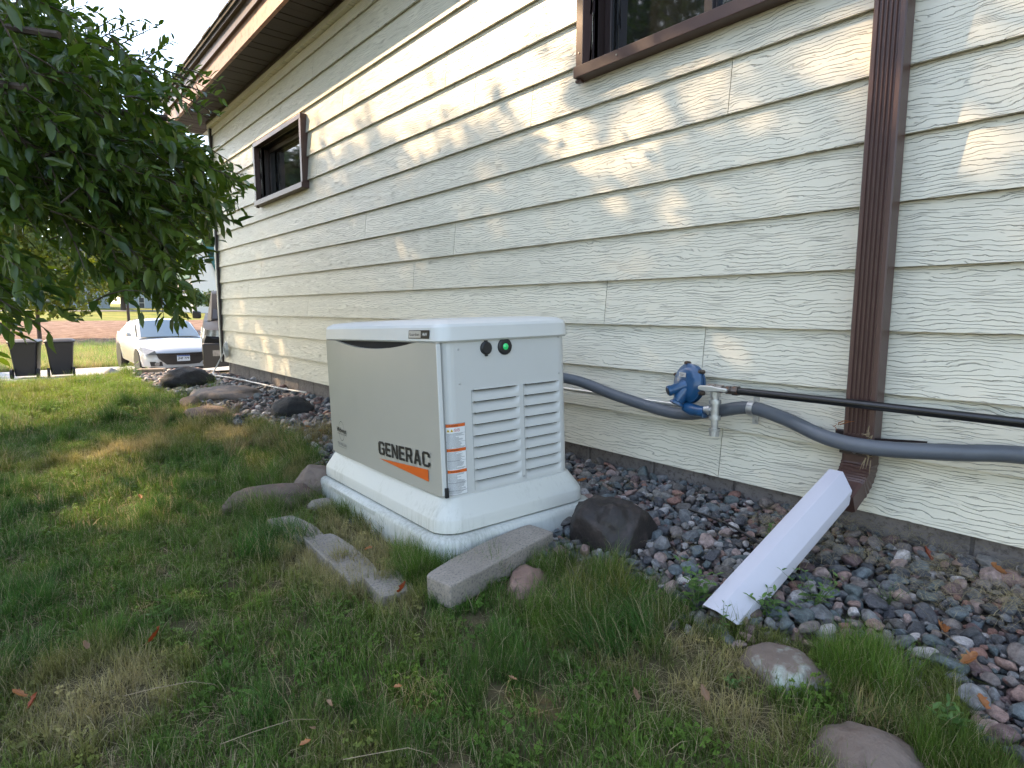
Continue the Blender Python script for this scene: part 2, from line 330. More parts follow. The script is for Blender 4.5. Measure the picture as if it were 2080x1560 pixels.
M['farroof'] = pm('green_shingle_roof', (.03, .10, .085), .8, var=.15)
M['fardark'] = pm('far_window_glass', (.05, .06, .07), .2)
def glass_material():
    m, nt, b = nodes_mat('window_glass'); b.inputs['Base Color'].default_value = (.012, .012, .012, 1)
    b.inputs['Roughness'].default_value = .04; b.inputs['Specular IOR Level'].default_value = 1.0; b.inputs['IOR'].default_value = 1.7
    return m
M['glass'] = glass_material()

# ------------------------------------------------------------------ terrain
BXY = [(-14, .9), (-10.3, 1.25), (-7.7, 1.30), (-6.5, 1.42), (-5.5, 1.22), (-4.7, 1.50), (-3.5, 1.42), (-2.95, 1.20), (-2.75, 1.14), (-1.55, 1.12), (-1.42, 1.40), (-1.1, 1.47), (-.84, 1.42), (-.7, 1.50), (-.45, 1.60), (-.32, 1.60), (-.2, 1.38), (-.05, 1.28), (.3, 1.2), (1.2, 1.1), (4, 1.0)]
bx_ = np.array([p[0] for p in BXY]); by_ = np.array([p[1] for p in BXY])
def border(x): return float(np.interp(x, bx_, by_))
def ss(a, b, t):
    t = max(0., min(1., (t - a) / (b - a))); return t * t * (3 - 2 * t)
def yard(x, y):
    b = float(np.interp(x, [-12, -8.7, -5.2, -2.0, 3], [-.04, 0., .034, .105, .11]))
    z = b - .085 * max(0, min(2.25, 2.25 - y)) * (1 if x > -6 else max(.35, 1 - (-6 - x) / 4))
    z += .018 * fbm(x, y, 0, 1.3, 3) + .010 * fbm(x + 9, y, 0, 5., 2)
    return z
FX = [0, 9.2, 10.6, 13, 17, 21, 25, 40, 60, 80, 100, 130, 180, 300, 900]
FZ = [0, -.06, -.17, -.46, -.88, -.97, -1.0, -.98, -.60, -.10, .50, 1.1, 1.8, 3.0, 8.0]
def terrain(x, y):
    zf = float(np.interp(-x, FX, FZ))
    if x > -9: return yard(x, y)
    k = ss(9.0, 10.8, -x - .35 * max(0, y) - (.25 if y < .2 else 0))
    return yard(x, y) * (1 - k) + (zf) * k
def dirt_mat():
    m, nt, b = nodes_mat('lawn_and_field_ground'); L = nt.links
    tcn = N(nt, 'ShaderNodeTexCoord'); sep = N(nt, 'ShaderNodeSeparateXYZ'); L.new(tcn.outputs['Object'], sep.inputs[0])
    n1 = N(nt, 'ShaderNodeTexNoise', Scale=9., Detail=6., Roughness=.7); L.new(tcn.outputs['Object'], n1.inputs['Vector'])
    near = N(nt, 'ShaderNodeMix', data_type='RGBA'); L.new(n1.outputs['Fac'], near.inputs['Factor']); near.inputs[6].default_value = (.045, .045, .02, 1); near.inputs[7].default_value = (.13, .105, .06, 1)
    n2 = N(nt, 'ShaderNodeTexNoise', Scale=.35, Detail=7., Roughness=.7); L.new(tcn.outputs['Object'], n2.inputs['Vector'])
    far = N(nt, 'ShaderNodeValToRGB'); L.new(n2.outputs['Fac'], far.inputs[0])
    e = far.color_ramp.elements; e[0].position = .36; e[0].color = (.10, .15, .03, 1); e[1].position = .62; e[1].color = (.26, .24, .07, 1)
    # bare reddish earth patch beyond the driveway
    nb = N(nt, 'ShaderNodeTexNoise', Scale=.12, Detail=4.); L.new(tcn.outputs['Object'], nb.inputs['Vector'])
    xx = mathn(nt, 'MULTIPLY_ADD', nb.outputs['Fac'], 14., sep.outputs['X'])
    lo = N(nt, 'ShaderNodeMapRange', interpolation_type='SMOOTHSTEP'); lo.inputs['From Min'].default_value = -69; lo.inputs['From Max'].default_value = -65; L.new(xx, lo.inputs['Value'])
    hi = N(nt, 'ShaderNodeMapRange', interpolation_type='SMOOTHSTEP'); hi.inputs['From Min'].default_value = -29.; hi.inputs['From Max'].default_value = -32.; L.new(xx, hi.inputs['Value'])
    mk = mathn(nt, 'MULTIPLY', lo.outputs[0], hi.outputs[0])
    n3 = N(nt, 'ShaderNodeTexNoise', Scale=1.3, Detail=8., Roughness=.75); L.new(tcn.outputs['Object'], n3.inputs['Vector'])
    earth = N(nt, 'ShaderNodeValToRGB'); L.new(n3.outputs['Fac'], earth.inputs[0]); e = earth.color_ramp.elements
    e[0].position = .38; e[0].color = (.13, .075, .055, 1); e[1].position = .62; e[1].color = (.29, .205, .155, 1)
    f2 = N(nt, 'ShaderNodeMix', data_type='RGBA'); L.new(mk, f2.inputs['Factor']); L.new(far.outputs[0], f2.inputs[6]); L.new(earth.outputs[0], f2.inputs[7])
    fs = N(nt, 'ShaderNodeMapRange'); fs.inputs['From Min'].default_value = -11; fs.inputs['From Max'].default_value = -13; L.new(sep.outputs['X'], fs.inputs['Value'])
    fin = N(nt, 'ShaderNodeMix', data_type='RGBA'); L.new(fs.outputs[0], fin.inputs['Factor']); L.new(near.outputs[2], fin.inputs[6]); L.new(f2.outputs[2], fin.inputs[7])
    L.new(fin.outputs[2], b.inputs['Base Color']); b.inputs['Roughness'].default_value = .95; b.inputs['Specular IOR Level'].default_value = .1
    nn = N(nt, 'ShaderNodeTexNoise', Scale=40., Detail=5.); L.new(tcn.outputs['Object'], nn.inputs['Vector']); bp = N(nt, 'ShaderNodeBump', Strength=1., Distance=.02); L.new(nn.outputs['Fac'], bp.inputs['Height']); L.new(bp.outputs[0], b.inputs['Normal'])
    return m
M['ground'] = dirt_mat()
xs = [-900, -600, -400, -300, -240, -180, -150, -130, -115, -100, -90, -80, -70, -60, -52, -46, -40, -34, -30, -27, -24, -22, -20, -18.5, -17, -15.5, -14, -13, -12.3, -11.6] + list(np.arange(-11, 2.01, .09)) + [2.5, 3.5, 5, 8, 14, 25, 60, 150, 400]
ys = [-500, -200, -100, -60, -35, -20, -12, -8, -6, -5, -4, -3.4, -3, -2.6] + list(np.arange(-2.3, 2.5, .09)) + [2.7, 3.2, 4, 5, 6.5, 8, 10, 13, 17, 22, 28, 36, 50, 80, 140, 250, 500]
vv = [(x, y, terrain(x, y)) for x in xs for y in ys]; ny = len(ys)
ff = [(i * ny + j, (i + 1) * ny + j, (i + 1) * ny + j + 1, i * ny + j + 1) for i in range(len(xs) - 1) for j in range(ny - 1)]
g = MB().add(vv, ff).build('ground', M['ground'], smooth=180); tag(g, 'lawn soil and the open field sloping away beyond the driveway', kind='structure')
# driveway in front of the garage, a sheet on the slope
def sheet(name, pts_rows, mat, label, dz=.012, thick=0):
    rows = [[(x, y, terrain(x, y) + dz) for x, y in row] for row in pts_rows]
    n = len(rows[0]); v_ = [p for r in rows for p in r]
    f_ = [(i * n + j, i * n + j + 1, (i + 1) * n + j + 1, (i + 1) * n + j) for i in range(len(rows) - 1) for j in range(n - 1)]
    o = MB().add(v_, f_).build(name, mat); return tag(o, label, kind='structure')
dr = []
for x in [-9.35, -9.9, -10.6, -11.6, -13, -15, -17, -19, -21, -22.4, -23.2]:
    y0 = 2.3 if x > -9.5 else float(np.interp(-x, [9.9, 13, 17, 19, 23], [2.2, 1.9, 1.4, -.6, -3.0]))
    dr.append([(x, y0 + (9.5 - y0) * t) for t in np.linspace(0, 1, 9)])
sheet('driveway', dr, M['drive'], 'pale concrete driveway sloping down from the garage', .03)
rd = [[(x, y) for y in np.linspace(-60, 160, 40)] for x in (-104, -107, -110, -112)]
sheet('road', rd, M['road'], 'asphalt road crossing beyond the field', .05)

# ------------------------------------------------------------------ lit zones: gaps cut into the unseen canopy for sun patches on wall and lawn
WL = [  # (x, z, rx, rz, keep) ellipses on the wall
    (-6.0, 2.72, 2.9, .26, 1), (-3.9, 2.72, 2.6, .30, 1), (-2.3, 2.74, 1.8, .30, 1), (-4.1, 2.36, 1.4, .24, 1), (-3.1, 2.33, .9, .26, 1), (-2.5, 2.05, .45, .25, 1), (-2.6, 2.5, .6, .3, 1),
    (-1.7, 1.80, .8, .20, .6), (-2.9, 1.55, .22, .18, 1), (-1.95, 1.60, .34, .16, .95), (-1.0, 1.70, .34, .22, .7), (-1.3, 1.95, .5, .12, .6), (-2.4, 1.27, .18, .06, .5), (-1.95, 2.5, .4, .4, .5),
    (-.36, 1.45, .22, .33, 1), (-.30, 1.75, .2, .3, .6), (-.3, 1.1, .15, .1, .8), (-2.2, 1.7, .2, .2, .5), (-3.7, 1.95, .35, .1, .5),
    (-5.15, 1.42, .22, .08, .9), (-7.9, .95, .18, .2, .8), (-7.4, .85, .2, .2, .7), (-7.7, .60, .3, .18, .85), (-6.9, .55, .3, .2, .85), (-7.9, .33, .3, .12, .8), (-6.4, .35, .28, .15, .75), (-5.9, .3, .2, .1, .6), (-7.0, .25, .4, .1, .8), (-8.0, 1.3, .15, .1, .6), (-6.6, 2.42, 1.0, .12, .7), (-8.1, 2.3, .4, .15, .8), (-6.5, .0, .8, .1, .5)]
GL = [(-4.15, .25, 1.0, .34, 1), (-3.6, .5, .55, .22, 1), (-7.4, .2, 1.0, .8, .9), (-5.4, .6, .5, .3, .5), (-8.6, .3, 1.6, 1.5, .9), (-6.6, .3, .5, .25, .6), (-6.2, 1.1, .4, .2, .9), (-5.7, 1.35, .35, .15, .9), (-2.6, .4, .3, .06, .3), (-4.9, 1.15, .5, .15, .6), (-7.6, .9, .6, .3, .6)]
rngc = random.Random(11)
def blocked(target, wall):
    for (a, b_, ra, rb, k) in (WL if wall else GL):
        u = (target[0] - a) / ra; w = ((target[2] if wall else target[1]) - b_) / rb
        q_ = u * u + w * w
        if q_ < 1.5 and rngc.random() < k * min(1, 2.2 - 1.4 * q_): return False
    return True

# ------------------------------------------------------------------ leaf batches
LEAF_V = np.array([[0, 0, 0], [.5, 0, -.02], [.28, .165, .05], [.28, -.165, .05], [.66, .15, .02], [.66, -.15, .02], [1, 0, -.12]])
LEAF_F = np.array([[0, 1, 2], [0, 3, 1], [1, 4, 2], [1, 3, 5], [1, 6, 4], [1, 5, 6]])
QL_V = np.array([[0, 0, 0], [.5, .26, .06], [1, 0, -.08], [.5, -.26, .06]]); QL_F = np.array([[0, 2, 1], [0, 3, 2]])
def leaf_batch(P, D, U, Ls, name, mat, parent=None, quad=False, lv=None, width=1.):
    P = np.asarray(P, float); D = np.asarray(D, float); U = np.asarray(U, float); Ls = np.asarray(Ls, float)[:, None]
    D /= np.linalg.norm(D, axis=1)[:, None] + 1e-9
    B = np.cross(U, D); B /= np.linalg.norm(B, axis=1)[:, None] + 1e-9; C = np.cross(D, B)
    T = QL_V if quad else LEAF_V; F_ = QL_F if quad else LEAF_F; n = len(P); k = len(T)
    V = P[:, None, :] + Ls[:, :, None] * (T[None, :, 0:1] * D[:, None, :] + width * T[None, :, 1:2] * B[:, None, :] + T[None, :, 2:3] * C[:, None, :])
    V = V.reshape(-1, 3); F2 = (F_[None] + (np.arange(n) * k)[:, None, None]).reshape(-1, 3)
    me = bpy.data.meshes.new(name); me.vertices.add(len(V)); me.vertices.foreach_set('co', V.ravel())
    me.loops.add(F2.size); me.loops.foreach_set('vertex_index', F2.ravel().astype(np.int32))
    me.polygons.add(len(F2)); me.polygons.foreach_set('loop_start', np.arange(0, F2.size, 3, dtype=np.int32)); me.polygons.foreach_set('loop_total', np.full(len(F2), 3, dtype=np.int32))
    me.update(calc_edges=True)
    if lv is None: lv = np.random.rand(n)
    at = me.attributes.new('lv', 'FLOAT', 'POINT'); at.data.foreach_set('value', np.repeat(lv, k).astype(np.float32))
    me.materials.append(mat); me.polygons.foreach_set('use_smooth', [True] * len(F2)); me.update()
    o = link_mesh(name, me, parent, world=parent is not None); o['kind'] = 'stuff'; return o
def rand_dirs(n, rs):
    v = rs.normal(size=(n, 3)); return v / np.linalg.norm(v, axis=1)[:, None]

# ------------------------------------------------------------------ unseen tree left-behind the camera: crown shaped to throw the dappled shade
def unseen_shade_tree():
    rs = np.random.RandomState(5)
    base = Vector((-9.5, -6.5, -.2))
    root = thing('unseen_shade_tree', base, 'unseen tree left of the photographer, its crown shaped to cast the dappled shade', 'tree')
    MB().tube([(base.x, base.y, -.3), (base.x + .1, base.y, 1.5), (base.x + .2, base.y + .1, 3.6), (base.x + .3, base.y, 5.5), (base.x, base.y + .2, 8.5)], [.42, .33, .28, .2, .08], 12).build('trunk', M['bark'], root, smooth=60, world=True)
    P = []; d = np.array(SUN); cents = []
    tries = 0
    while len(cents) < 4300 and tries < 40000:
        tries += 1
        if rngc.random() < .42:
            t = (rngc.uniform(-8.9, 2.2), 2.25, rngc.uniform(.0, 2.95)); w = True
        else:
            t = (rngc.uniform(-8.3, 2.0), rngc.uniform(-3., 2.2), .05); w = False
        if not blocked(t, w): continue
        s = rngc.uniform(8.2, 14.)
        c = np.array(t) - d * s
        if c[1] > -.9: continue
        sf = (1.87 - c[1]) / d[1]; pf = c + d * sf
        if 3.15 < pf[2] < 3.75 and rngc.random() < .9: continue
        cents.append(c)
    for _ in range(420):      # leaf clusters added to keep the cabinet and the spout in shade
        t = (rngc.uniform(-2.9, .2), rngc.uniform(.8, 2.2), rngc.uniform(0, .85)); c = np.array(t) - d * rngc.uniform(8.5, 13.5)
        if c[1] < -.9: cents.append(c)
    for c in cents:
        n = 9
        off = rs.normal(size=(n, 3)) * .085
        P.append(c + off)
    P = np.concatenate(P); n = len(P)
    D = rand_dirs(n, rs); D[:, 2] -= .4; U = rand_dirs(n, rs) + np.array([0, 0, 1.2])
    leaf_batch(P, D, U, rs.uniform(.10, .17, n), 'crown', M['leaf_far'], root, quad=True, width=1.35)
    # limbs reaching into the crown
    mb = MB()
    for i in range(26):
        c = Vector(cents[(i * 83) % len(cents)]); s0 = base + Vector((.2, 0, rngc.uniform(3.2, 7))); mid = (s0 + c) / 2 + Vector((0, 0, .5))
        mb.tube([s0, (s0 + mid) / 2 + Vector((0, 0, .2)), mid, c], [.10, .07, .045, .012], 6)
    mb.build('limbs', M['bark'], root, smooth=60, world=True)['kind'] = 'stuff'
unseen_shade_tree()

# ------------------------------------------------------------------ generic far trees (also the ones reflected in the panes)
def far_tree(name, x, y, h, r, label, group, mat, nl=2600, leaf=.38, trunk=.3, base=None, low=.22, seed=0):
    rs = np.random.RandomState(seed + 3); z0 = terrain(x, y) if base is None else base
    root = thing(name, (x, y, z0), label, 'tree', group)
    MB().tube([(x, y, z0 - .3), (x + .1, y, z0 + h * .3), (x, y + .1, z0 + h * .62), (x, y, z0 + h * .85)], [trunk, trunk * .75, trunk * .45, .04], 8).build('trunk', M['bark'], root, smooth=60, world=True)
    lobes = []
    for i in range(11):
        a = rs.uniform(0, 6.28); q = rs.uniform(.1, .75); zz = rs.uniform(low + .12, .9)
        lobes.append((x + math.cos(a) * r * q, y + math.sin(a) * r * q, z0 + h * zz, r * rs.uniform(.35, .62) * (1.15 - .6 * abs(zz - .55))))
    P = []; U = []
    for i in range(nl):
        lx, ly, lz, lr = lobes[rs.randint(len(lobes))]
        v = rs.normal(size=3); v /= np.linalg.norm(v); q = lr * (rs.rand() ** .35)
        P.append((lx + v[0] * q, ly + v[1] * q, lz + v[2] * q * .85)); U.append(v + np.array([0, 0, .6]))
    P = np.array(P); P[:, 2] = np.maximum(P[:, 2], z0 + h * low * .6)
    D = rand_dirs(len(P), rs); D[:, 2] -= .3
    leaf_batch(P, D, np.array(U), rs.uniform(.6, 1.4, len(P)) * leaf, 'crown', mat, root, quad=True, width=1.5)
    return root
# ------------------------------------------------------------------ house
ZR0 = .2070; RV = .20925
house = thing('house', (-8.72, 2.25, 0), 'cream lap-sided house with brown trim and small high windows', 'house')
X0, X1 = -8.70, 3.2
WIN = [(-6.88, -5.61, 2.07, 2.63), (-2.075, -.93, 2.06, 2.62)]      # openings
JT = {7: [-1.331], 8: [-2.494, -.1], 5: [-3.226, -7.007], 4: [-3.736, -7.492, 1.1], 3: [-1.947, -5.697], 6: [-4.454, .4], 2: [-6.202, -1.4], 0: [-6.981, -1.301], 1: [-4.6, .6],
      11: [-4.793, .1], 9: [-5.358, -3.0], 12: [-6.2, -2.2], 13: [-5.372, -.5], 10: [-3.3, 1.4], 14: [-4., 0]}
def yprof(t): return 2.2415 + .0200 * t            # board face leans back towards its top
def board_piece(mb, x0, x1, z0, z1, zb):
    e = .0125
    t0, t1 = (z0 - zb) / RV, (z1 - zb) / RV
    ya, yb = yprof(t0), yprof(t1); th = .0125
    mb.add([(x0, ya, z0), (x1, ya, z0), (x1, yb, z1), (x0, yb, z1), (x0, ya + th, z0), (x1, ya + th, z0), (x1, yb + th, z1), (x0, yb + th, z1)],
           [(0, 1, 2, 3), (4, 7, 6, 5), (0, 4, 5, 1), (3, 2, 6, 7), (0, 3, 7, 4), (1, 5, 6, 2)])
for k in range(15):
    zb = ZR0 + k * RV; zt = min(zb + RV + .012, 3.30)
    cuts = sorted([X0] + [j for j in JT.get(k, []) if X0 < j < X1] + [X1])
    for a, b_ in zip(cuts[:-1], cuts[1:]):
        a2 = a + (.0016 if a > X0 else 0); b2 = b_ - (.0016 if b_ < X1 else 0)
        mb = MB(); pieces = [(a2, b2, zb, zt)]
        for (wx0, wx1, wz0, wz1) in WIN:
            new = []
            for (p0, p1, q0, q1) in pieces:
                if p1 <= wx0 or p0 >= wx1 or q1 <= wz0 or q0 >= wz1: new.append((p0, p1, q0, q1)); continue
                if p0 < wx0: new.append((p0, wx0, q0, q1))
                if p1 > wx1: new.append((wx1, p1, q0, q1))
                m0, m1 = max(p0, wx0), min(p1, wx1)
                if q0 < wz0: new.append((m0, m1, q0, wz0))
                if q1 > wz1: new.append((m0, m1, wz1, q1))
            pieces = new
        BI = globals().get('BI', 0) + 1
        for pc in pieces:
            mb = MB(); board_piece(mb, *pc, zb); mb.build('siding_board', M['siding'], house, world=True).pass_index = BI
# sheathing behind with the openings left out, and the rest of the shell
mb = MB()
def sh(x0, x1, z0, z1): mb.box((x0, 2.276, z0), (x1, 2.30, z1))
sh(X0, -6.88, .2, 3.5); sh(-5.61, -2.075, .2, 3.5); sh(-.93, X1, .2, 3.5)
for w in WIN: sh(w[0], w[1], .2, w[2]); sh(w[0], w[1], w[3], 3.5)
mb.box((X0 - .005, 2.301, .2), (X0 + .06, 9.5, 3.5)); mb.box((X0, 2.31, 3.45), (X1, 9.5, 3.5)); mb.box((X1 - .1, 2.301, .2), (X1, 9.5, 3.5))
mb.build('wall', M['corner'], house, world=True)
# dark rooms behind the panes
for w in WIN: MB().box((w[0] - .1, 2.46, w[2] - .1), (w[1] + .1, 2.5, w[3] + .1)).build('interior', M['dark'], house, world=True)
# corner board
mb = MB(); mb.box((X0 - .035, 2.212, .20), (X0 + .012, 2.262, 3.28)); mb.box((X0 - .045, 2.235, .20), (X0 - .034, 2.34, 3.28)); mb.build('corner_board', M['corner'], house, bevel=.003, world=True)
mb = MB(); mb.box((X0 + .012, 2.222, .2), (X0 + .03, 2.25, 3.28)); mb.build('corner_caulk', M['brown_dark'], house, world=True)
# frieze under the soffit
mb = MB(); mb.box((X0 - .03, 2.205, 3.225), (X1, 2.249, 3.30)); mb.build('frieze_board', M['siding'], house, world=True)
mb = MB(); mb.box((X0 - .03, 2.195, 3.275), (X1, 2.2045, 3.305)); mb.build('frieze_trim', M['brown_dark'], house, world=True)
# foundation blocks
fnd = MB().box((X0 + .06, 2.30, -.5), (X1, 2.5, .2)).build('foundation', M['mortar'], house, world=True)
jx = -.44; xsb = []
k0 = jx - .4066 * 21
for i in range(30):
    a, b_ = k0 + i * .4066 + .005, k0 + (i + 1) * .4066 - .005
    a = max(a, X0 + .07)
    if b_ < a + .03: continue
    b_ = min(b_, X1)
    if a >= X1: break
    MB().box((a, 2.289, .012), (b_, 2.31, .204)).build('concrete_block', M['block'], house, bevel=.003, world=True)
    MB().box((a - .2, 2.291, -.19), (b_ - .208, 2.31, .002)).build('concrete_block', M['block'], house, bevel=.003, world=True)
# soffit boards, fascia, shingles
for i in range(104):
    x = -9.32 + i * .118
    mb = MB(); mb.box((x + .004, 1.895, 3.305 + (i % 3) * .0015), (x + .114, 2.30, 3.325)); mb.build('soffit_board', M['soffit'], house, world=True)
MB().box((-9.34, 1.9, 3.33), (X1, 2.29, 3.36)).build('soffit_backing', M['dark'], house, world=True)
mb = MB(); mb.box((-9.34, 1.865, 3.30), (X1, 1.89, 3.60)); mb.build('fascia', M['fascia'], house, bevel=.003, world=True)
mb = MB(); mb.box((-9.34, 1.8612, 3.2965), (X1, 1.895, 3.305)); mb.build('fascia_lip', M['fascia'], house, world=True)
mb = MB(); mb.box((-9.35, 1.835, 3.475), (X1, 1.8645, 3.573)); mb.build('fascia_shade_band', M['brown'], house, bevel=.003, world=True)  # dark band standing in for the roof edge's shadow on the fascia
mb = MB(); mb.box((-9.37, 1.80, 3.575), (X1, 1.864, 3.605)); mb.build('drip_edge', M['brown'], house, bevel=.004, world=True)
# front (driveway side) eave return and roof
mb = MB(); mb.box((-9.34, 2.301, 3.305), (-8.76, 9.8, 3.33)); mb.box((-9.365, 1.865, 3.30), (-9.341, 9.9, 3.60)); mb.build('front_soffit', M['corner'], house, world=True)
mb = MB(); mb.add([(-9.42, 1.78, 3.606), (3.3, 1.78, 3.606), (3.3, 6.0, 5.0), (-9.42, 6.0, 5.0), (-9.42, 1.78, 3.64), (3.3, 1.78, 3.64), (3.3, 6.0, 5.04), (-9.42, 6.0, 5.04)], [(0, 3, 2, 1), (4, 5, 6, 7), (0, 1, 5, 4), (1, 2, 6, 5), (3, 0, 4, 7)])
roof = mb.build('roof', M['shingle'], house, world=True)
for i in range(44):                                   # starter course of shingle tabs along the eave
    x = -9.42 + i * .305; t = .012 + .004 * (i % 3)
    MB().box((x, 1.765 + .004 * (i % 2), 3.642), (x + .295, 1.99, 3.642 + t), Matrix.Translation((0, 0, 0))).build('shingle', M['shingle'], roof, world=False)
# windows
def window(w, sash_split=False):
    x0, x1, z0, z1 = w; f = .045
    mb = MB(); y0, y1 = 2.195, 2.262
    mb.box((x0 - f, y0, z1), (x1 + f, y1, z1 + f)); mb.box((x0 - f, y0, z0), (x0, y1, z1)); mb.box((x1, y0, z0), (x1 + f, y1, z1))
    fr = mb.build('window', M['brown'], house, bevel=.003, world=True)
    mb = MB(); mb.box((x0 - f - .004, y0 - .012, z0 - .052), (x1 + f + .004, y1, z0 - .001)); mb.box((x0 - f - .012, y0 + .01, z0 - .066), (x0 - f + .022, y0 + .04, z0 - .0525)); mb.build('window_sill', M['brown'], fr, bevel=.003)
    mb = MB()  # reveal
    mb.box((x0 - .012, 2.263, z0 - .012), (x0, 2.42, z1 + .012)); mb.box((x1, 2.263, z0 - .012), (x1 + .012, 2.42, z1 + .012))
    mb.box((x0, 2.263, z0 - .012), (x1, 2.42, z0)); mb.box((x0, 2.263, z1), (x1, 2.42, z1 + .012)); mb.build('window_reveal', M['brown_dark'], fr)
    yp = 2.345; s = .042; mb = MB()
    xm = (x0 + x1) / 2
    parts = [(x0, x1)] if not sash_split else [(x0, xm + .02), (xm - .02, x1)]
    for n_, (a, b_) in enumerate(parts):
        yy = yp + n_ * .028
        mb = MB(); mb.box((a + .001, yy, z0 + .001), (a + s, yy + .026, z1 - .001)); mb.box((b_ - s, yy, z0 + .001), (b_ - .001, yy + .026, z1 - .001))
        mb.box((a + s, yy, z0 + .001), (b_ - s, yy + .026, z0 + s)); mb.box((a + s, yy, z1 - s), (b_ - s, yy + .026, z1 - .001)); mb.build('sash', M['brown_dark'], fr, bevel=.003)
        MB().quad((a + s, yy + .012, z0 + s), (b_ - s, yy + .012, z0 + s), (b_ - s, yy + .012, z1 - s), (a + s, yy + .012, z1 - s)).build('pane', M['glass'], fr)
    mb = MB()
    for sx in (x0 - f / 2, x0 + .22):
        mb.lathe((sx, y0 - (.001 if sx < x0 else .013), z0 + (.06 if sx < x0 else -.025)), (0, -1, 0), [(0, .004), (.003, .003)], 8)
    mb.build('screw', M['galv'], fr)
window(WIN[0]); window(WIN[1], True)

# ------------------------------------------------------------------ downspout
dn = thing('downspout', (-.745, 2.2, .1), 'brown ribbed metal downspout running down the cream siding', 'downspout')
def ds_section(cx, yf, yb, w, ribs=True):
    pts = [(cx - w / 2, yb)]
    pts.append((cx - w / 2, yf + .004)); pts.append((cx - w / 2 + .004, yf))
    if ribs:
        n = 5; s0 = cx - w / 2 + .014; st = (w - .028) / (n)
        for i in range(n):
            a = s0 + i * st; pts += [(a, yf), (a + st * .22, yf + .006), (a + st * .62, yf + .006), (a + st * .84, yf)]
    pts += [(cx + w / 2 - .004, yf), (cx + w / 2, yf + .004), (cx + w / 2, yb)]
    return pts
sec = ds_section(-.748, 2.158, 2.228, .094)
MB().loft([[(x, y, z) for x, y in sec] for z in (.455, 3.31)]).build('pipe', M['brown'], dn, world=True)
# elbow: swept box curving out towards the lawn
mb = MB(); rings = []; n = 14
for i in range(n + 1):
    a = R_(64) * i / n; rr = .13 + (.003 if i % 2 else 0)
    cy = 2.193 - .10; cz = .395
    cpos = Vector((-.748 - .01 * i / n, cy + .10 * math.cos(a), cz - .10 * math.sin(a)))
    nrm = Vector((0, math.cos(a), -math.sin(a))); h_ = .035 + (.0025 if i % 2 else 0); w_ = .047 + (.002 if i % 2 else 0)
    rings.append([tuple(cpos + nrm * sy * h_ + Vector((sx * w_, 0, 0))) for sx, sy in ((-1, -.85), (-.8, -1), (.8, -1), (1, -.85), (1, .85), (.8, 1), (-.8, 1), (-1, .85))])
top = [(x, y, .49) for x, y, z in rings[0]]
end = [(x - .004, y - .062, z - .034) for x, y, z in rings[-1]]
mb.loft([top] + rings + [end]); mb.build('elbow', M['brown'], dn, smooth=25, world=True)
mb = MB(); mb.box((-.845, 2.222, .436), (-.80, 2.242, .485)); mb.add([(-.70, 2.165, .425), (-.60, 2.235, .425), (-.575, 2.238, .455), (-.57, 2.238, .485), (-.70, 2.165, .485)], [(0, 1, 2, 3, 4)]); mb.box((-.80, 2.148, .42), (-.698, 2.156, .445))
mb.build('strap', M['brown_dark'], dn, bevel=.002, world=True)
mb = MB().lathe((-.752, 2.149, .432), (0, -1, 0), [(0, .008), (.003, .007), (.005, .003)], 10); mb.build('rivet', M['galv'], dn, smooth=50, world=True)
# white extension
A = Vector((-.775, 2.075, .315)); B = Vector((-.805, 1.43, .068)); ax = (B - A).normalized(); side = ax.cross(Vector((0, 0, 1))).normalized() * -1; upv = side.cross(ax) * -1
if upv.z < 0: upv = -upv
if side.x < 0: side = -side
ext = thing('downspout_extension', tuple(B), 'white vinyl downspout extension slanting down to the gravel from brown elbow', 'drain spout')
outer = [(-.032, .046), (.012, .046), (.052, .004), (.052, -.034), (-.056, -.034), (-.056, .012)]
inner = [(u * .93, v * .9) for u, v in outer]
r0 = [tuple(A + side * u + upv * v + ax * (-.035 if v > .03 else (.0 if v > 0 else .03))) for u, v in outer]; r1 = [tuple(B + side * u + upv * v + ax * (-.05 * (v < 0)) + ax * (.02 * (v > .03))) for u, v in outer]
q0 = [tuple(A + side * u + upv * v + ax * (-.03 if v > .03 else (.004 if v > 0 else .034))) for u, v in inner]; q1 = [tuple(B + side * u + upv * v + ax * (-.055 * (v < 0)) + ax * (.018 * (v > .03))) for u, v in inner]
mb = MB(); mb.loft([r0, r1], False, False); mb.loft([q1, q0], False, False)
for ra, rb in ((q0, r0), (r1, q1)):
    for j in range(6): k = (j + 1) % 6; mb.quad(ra[j], ra[k], rb[k], rb[j])
mb.build('trough', M['vinyl'], ext, bevel=.0015, world=True)
# dry leaves and straw caught on the conduit in front of the downspout
for li, (x, z, s, la) in enumerate([(-.80, .515, .05, 'dry curled leaf caught where the grey conduit meets downspout left edge'), (-.70, .50, .05, 'straw wisp hanging above the conduit on downspout right side'), (-.70, .425, .06, 'straw wisp dangling below the conduit over the elbow')]):
    t = thing('leaf_debris', (x, 2.13, z), la, 'dry leaf', 'debris caught on the conduit')
    rs = np.random.RandomState(li + 40); mb = MB()
    for j in range(9 if li else 6):
        p = Vector((rs.uniform(-.012, .012), rs.uniform(-.012, .005), rs.uniform(-.01, .01)))
        dd = Vector((rs.uniform(-.4, .9) if li == 0 else rs.uniform(-.35, .15), rs.uniform(-.2, .2), rs.uniform(-.2, .5) if li == 0 else (rs.uniform(-.9, .2) if li == 2 else rs.uniform(-.7, .5)))) * s
        mb.tube([p, p + dd * .5 + Vector((0, 0, rs.uniform(-.006, .006))), p + dd], [.0018, .0014, .0006], 4)
    mb.build('stalk', M['straw'] if li else M['dead'], t)['kind'] = 'stuff'

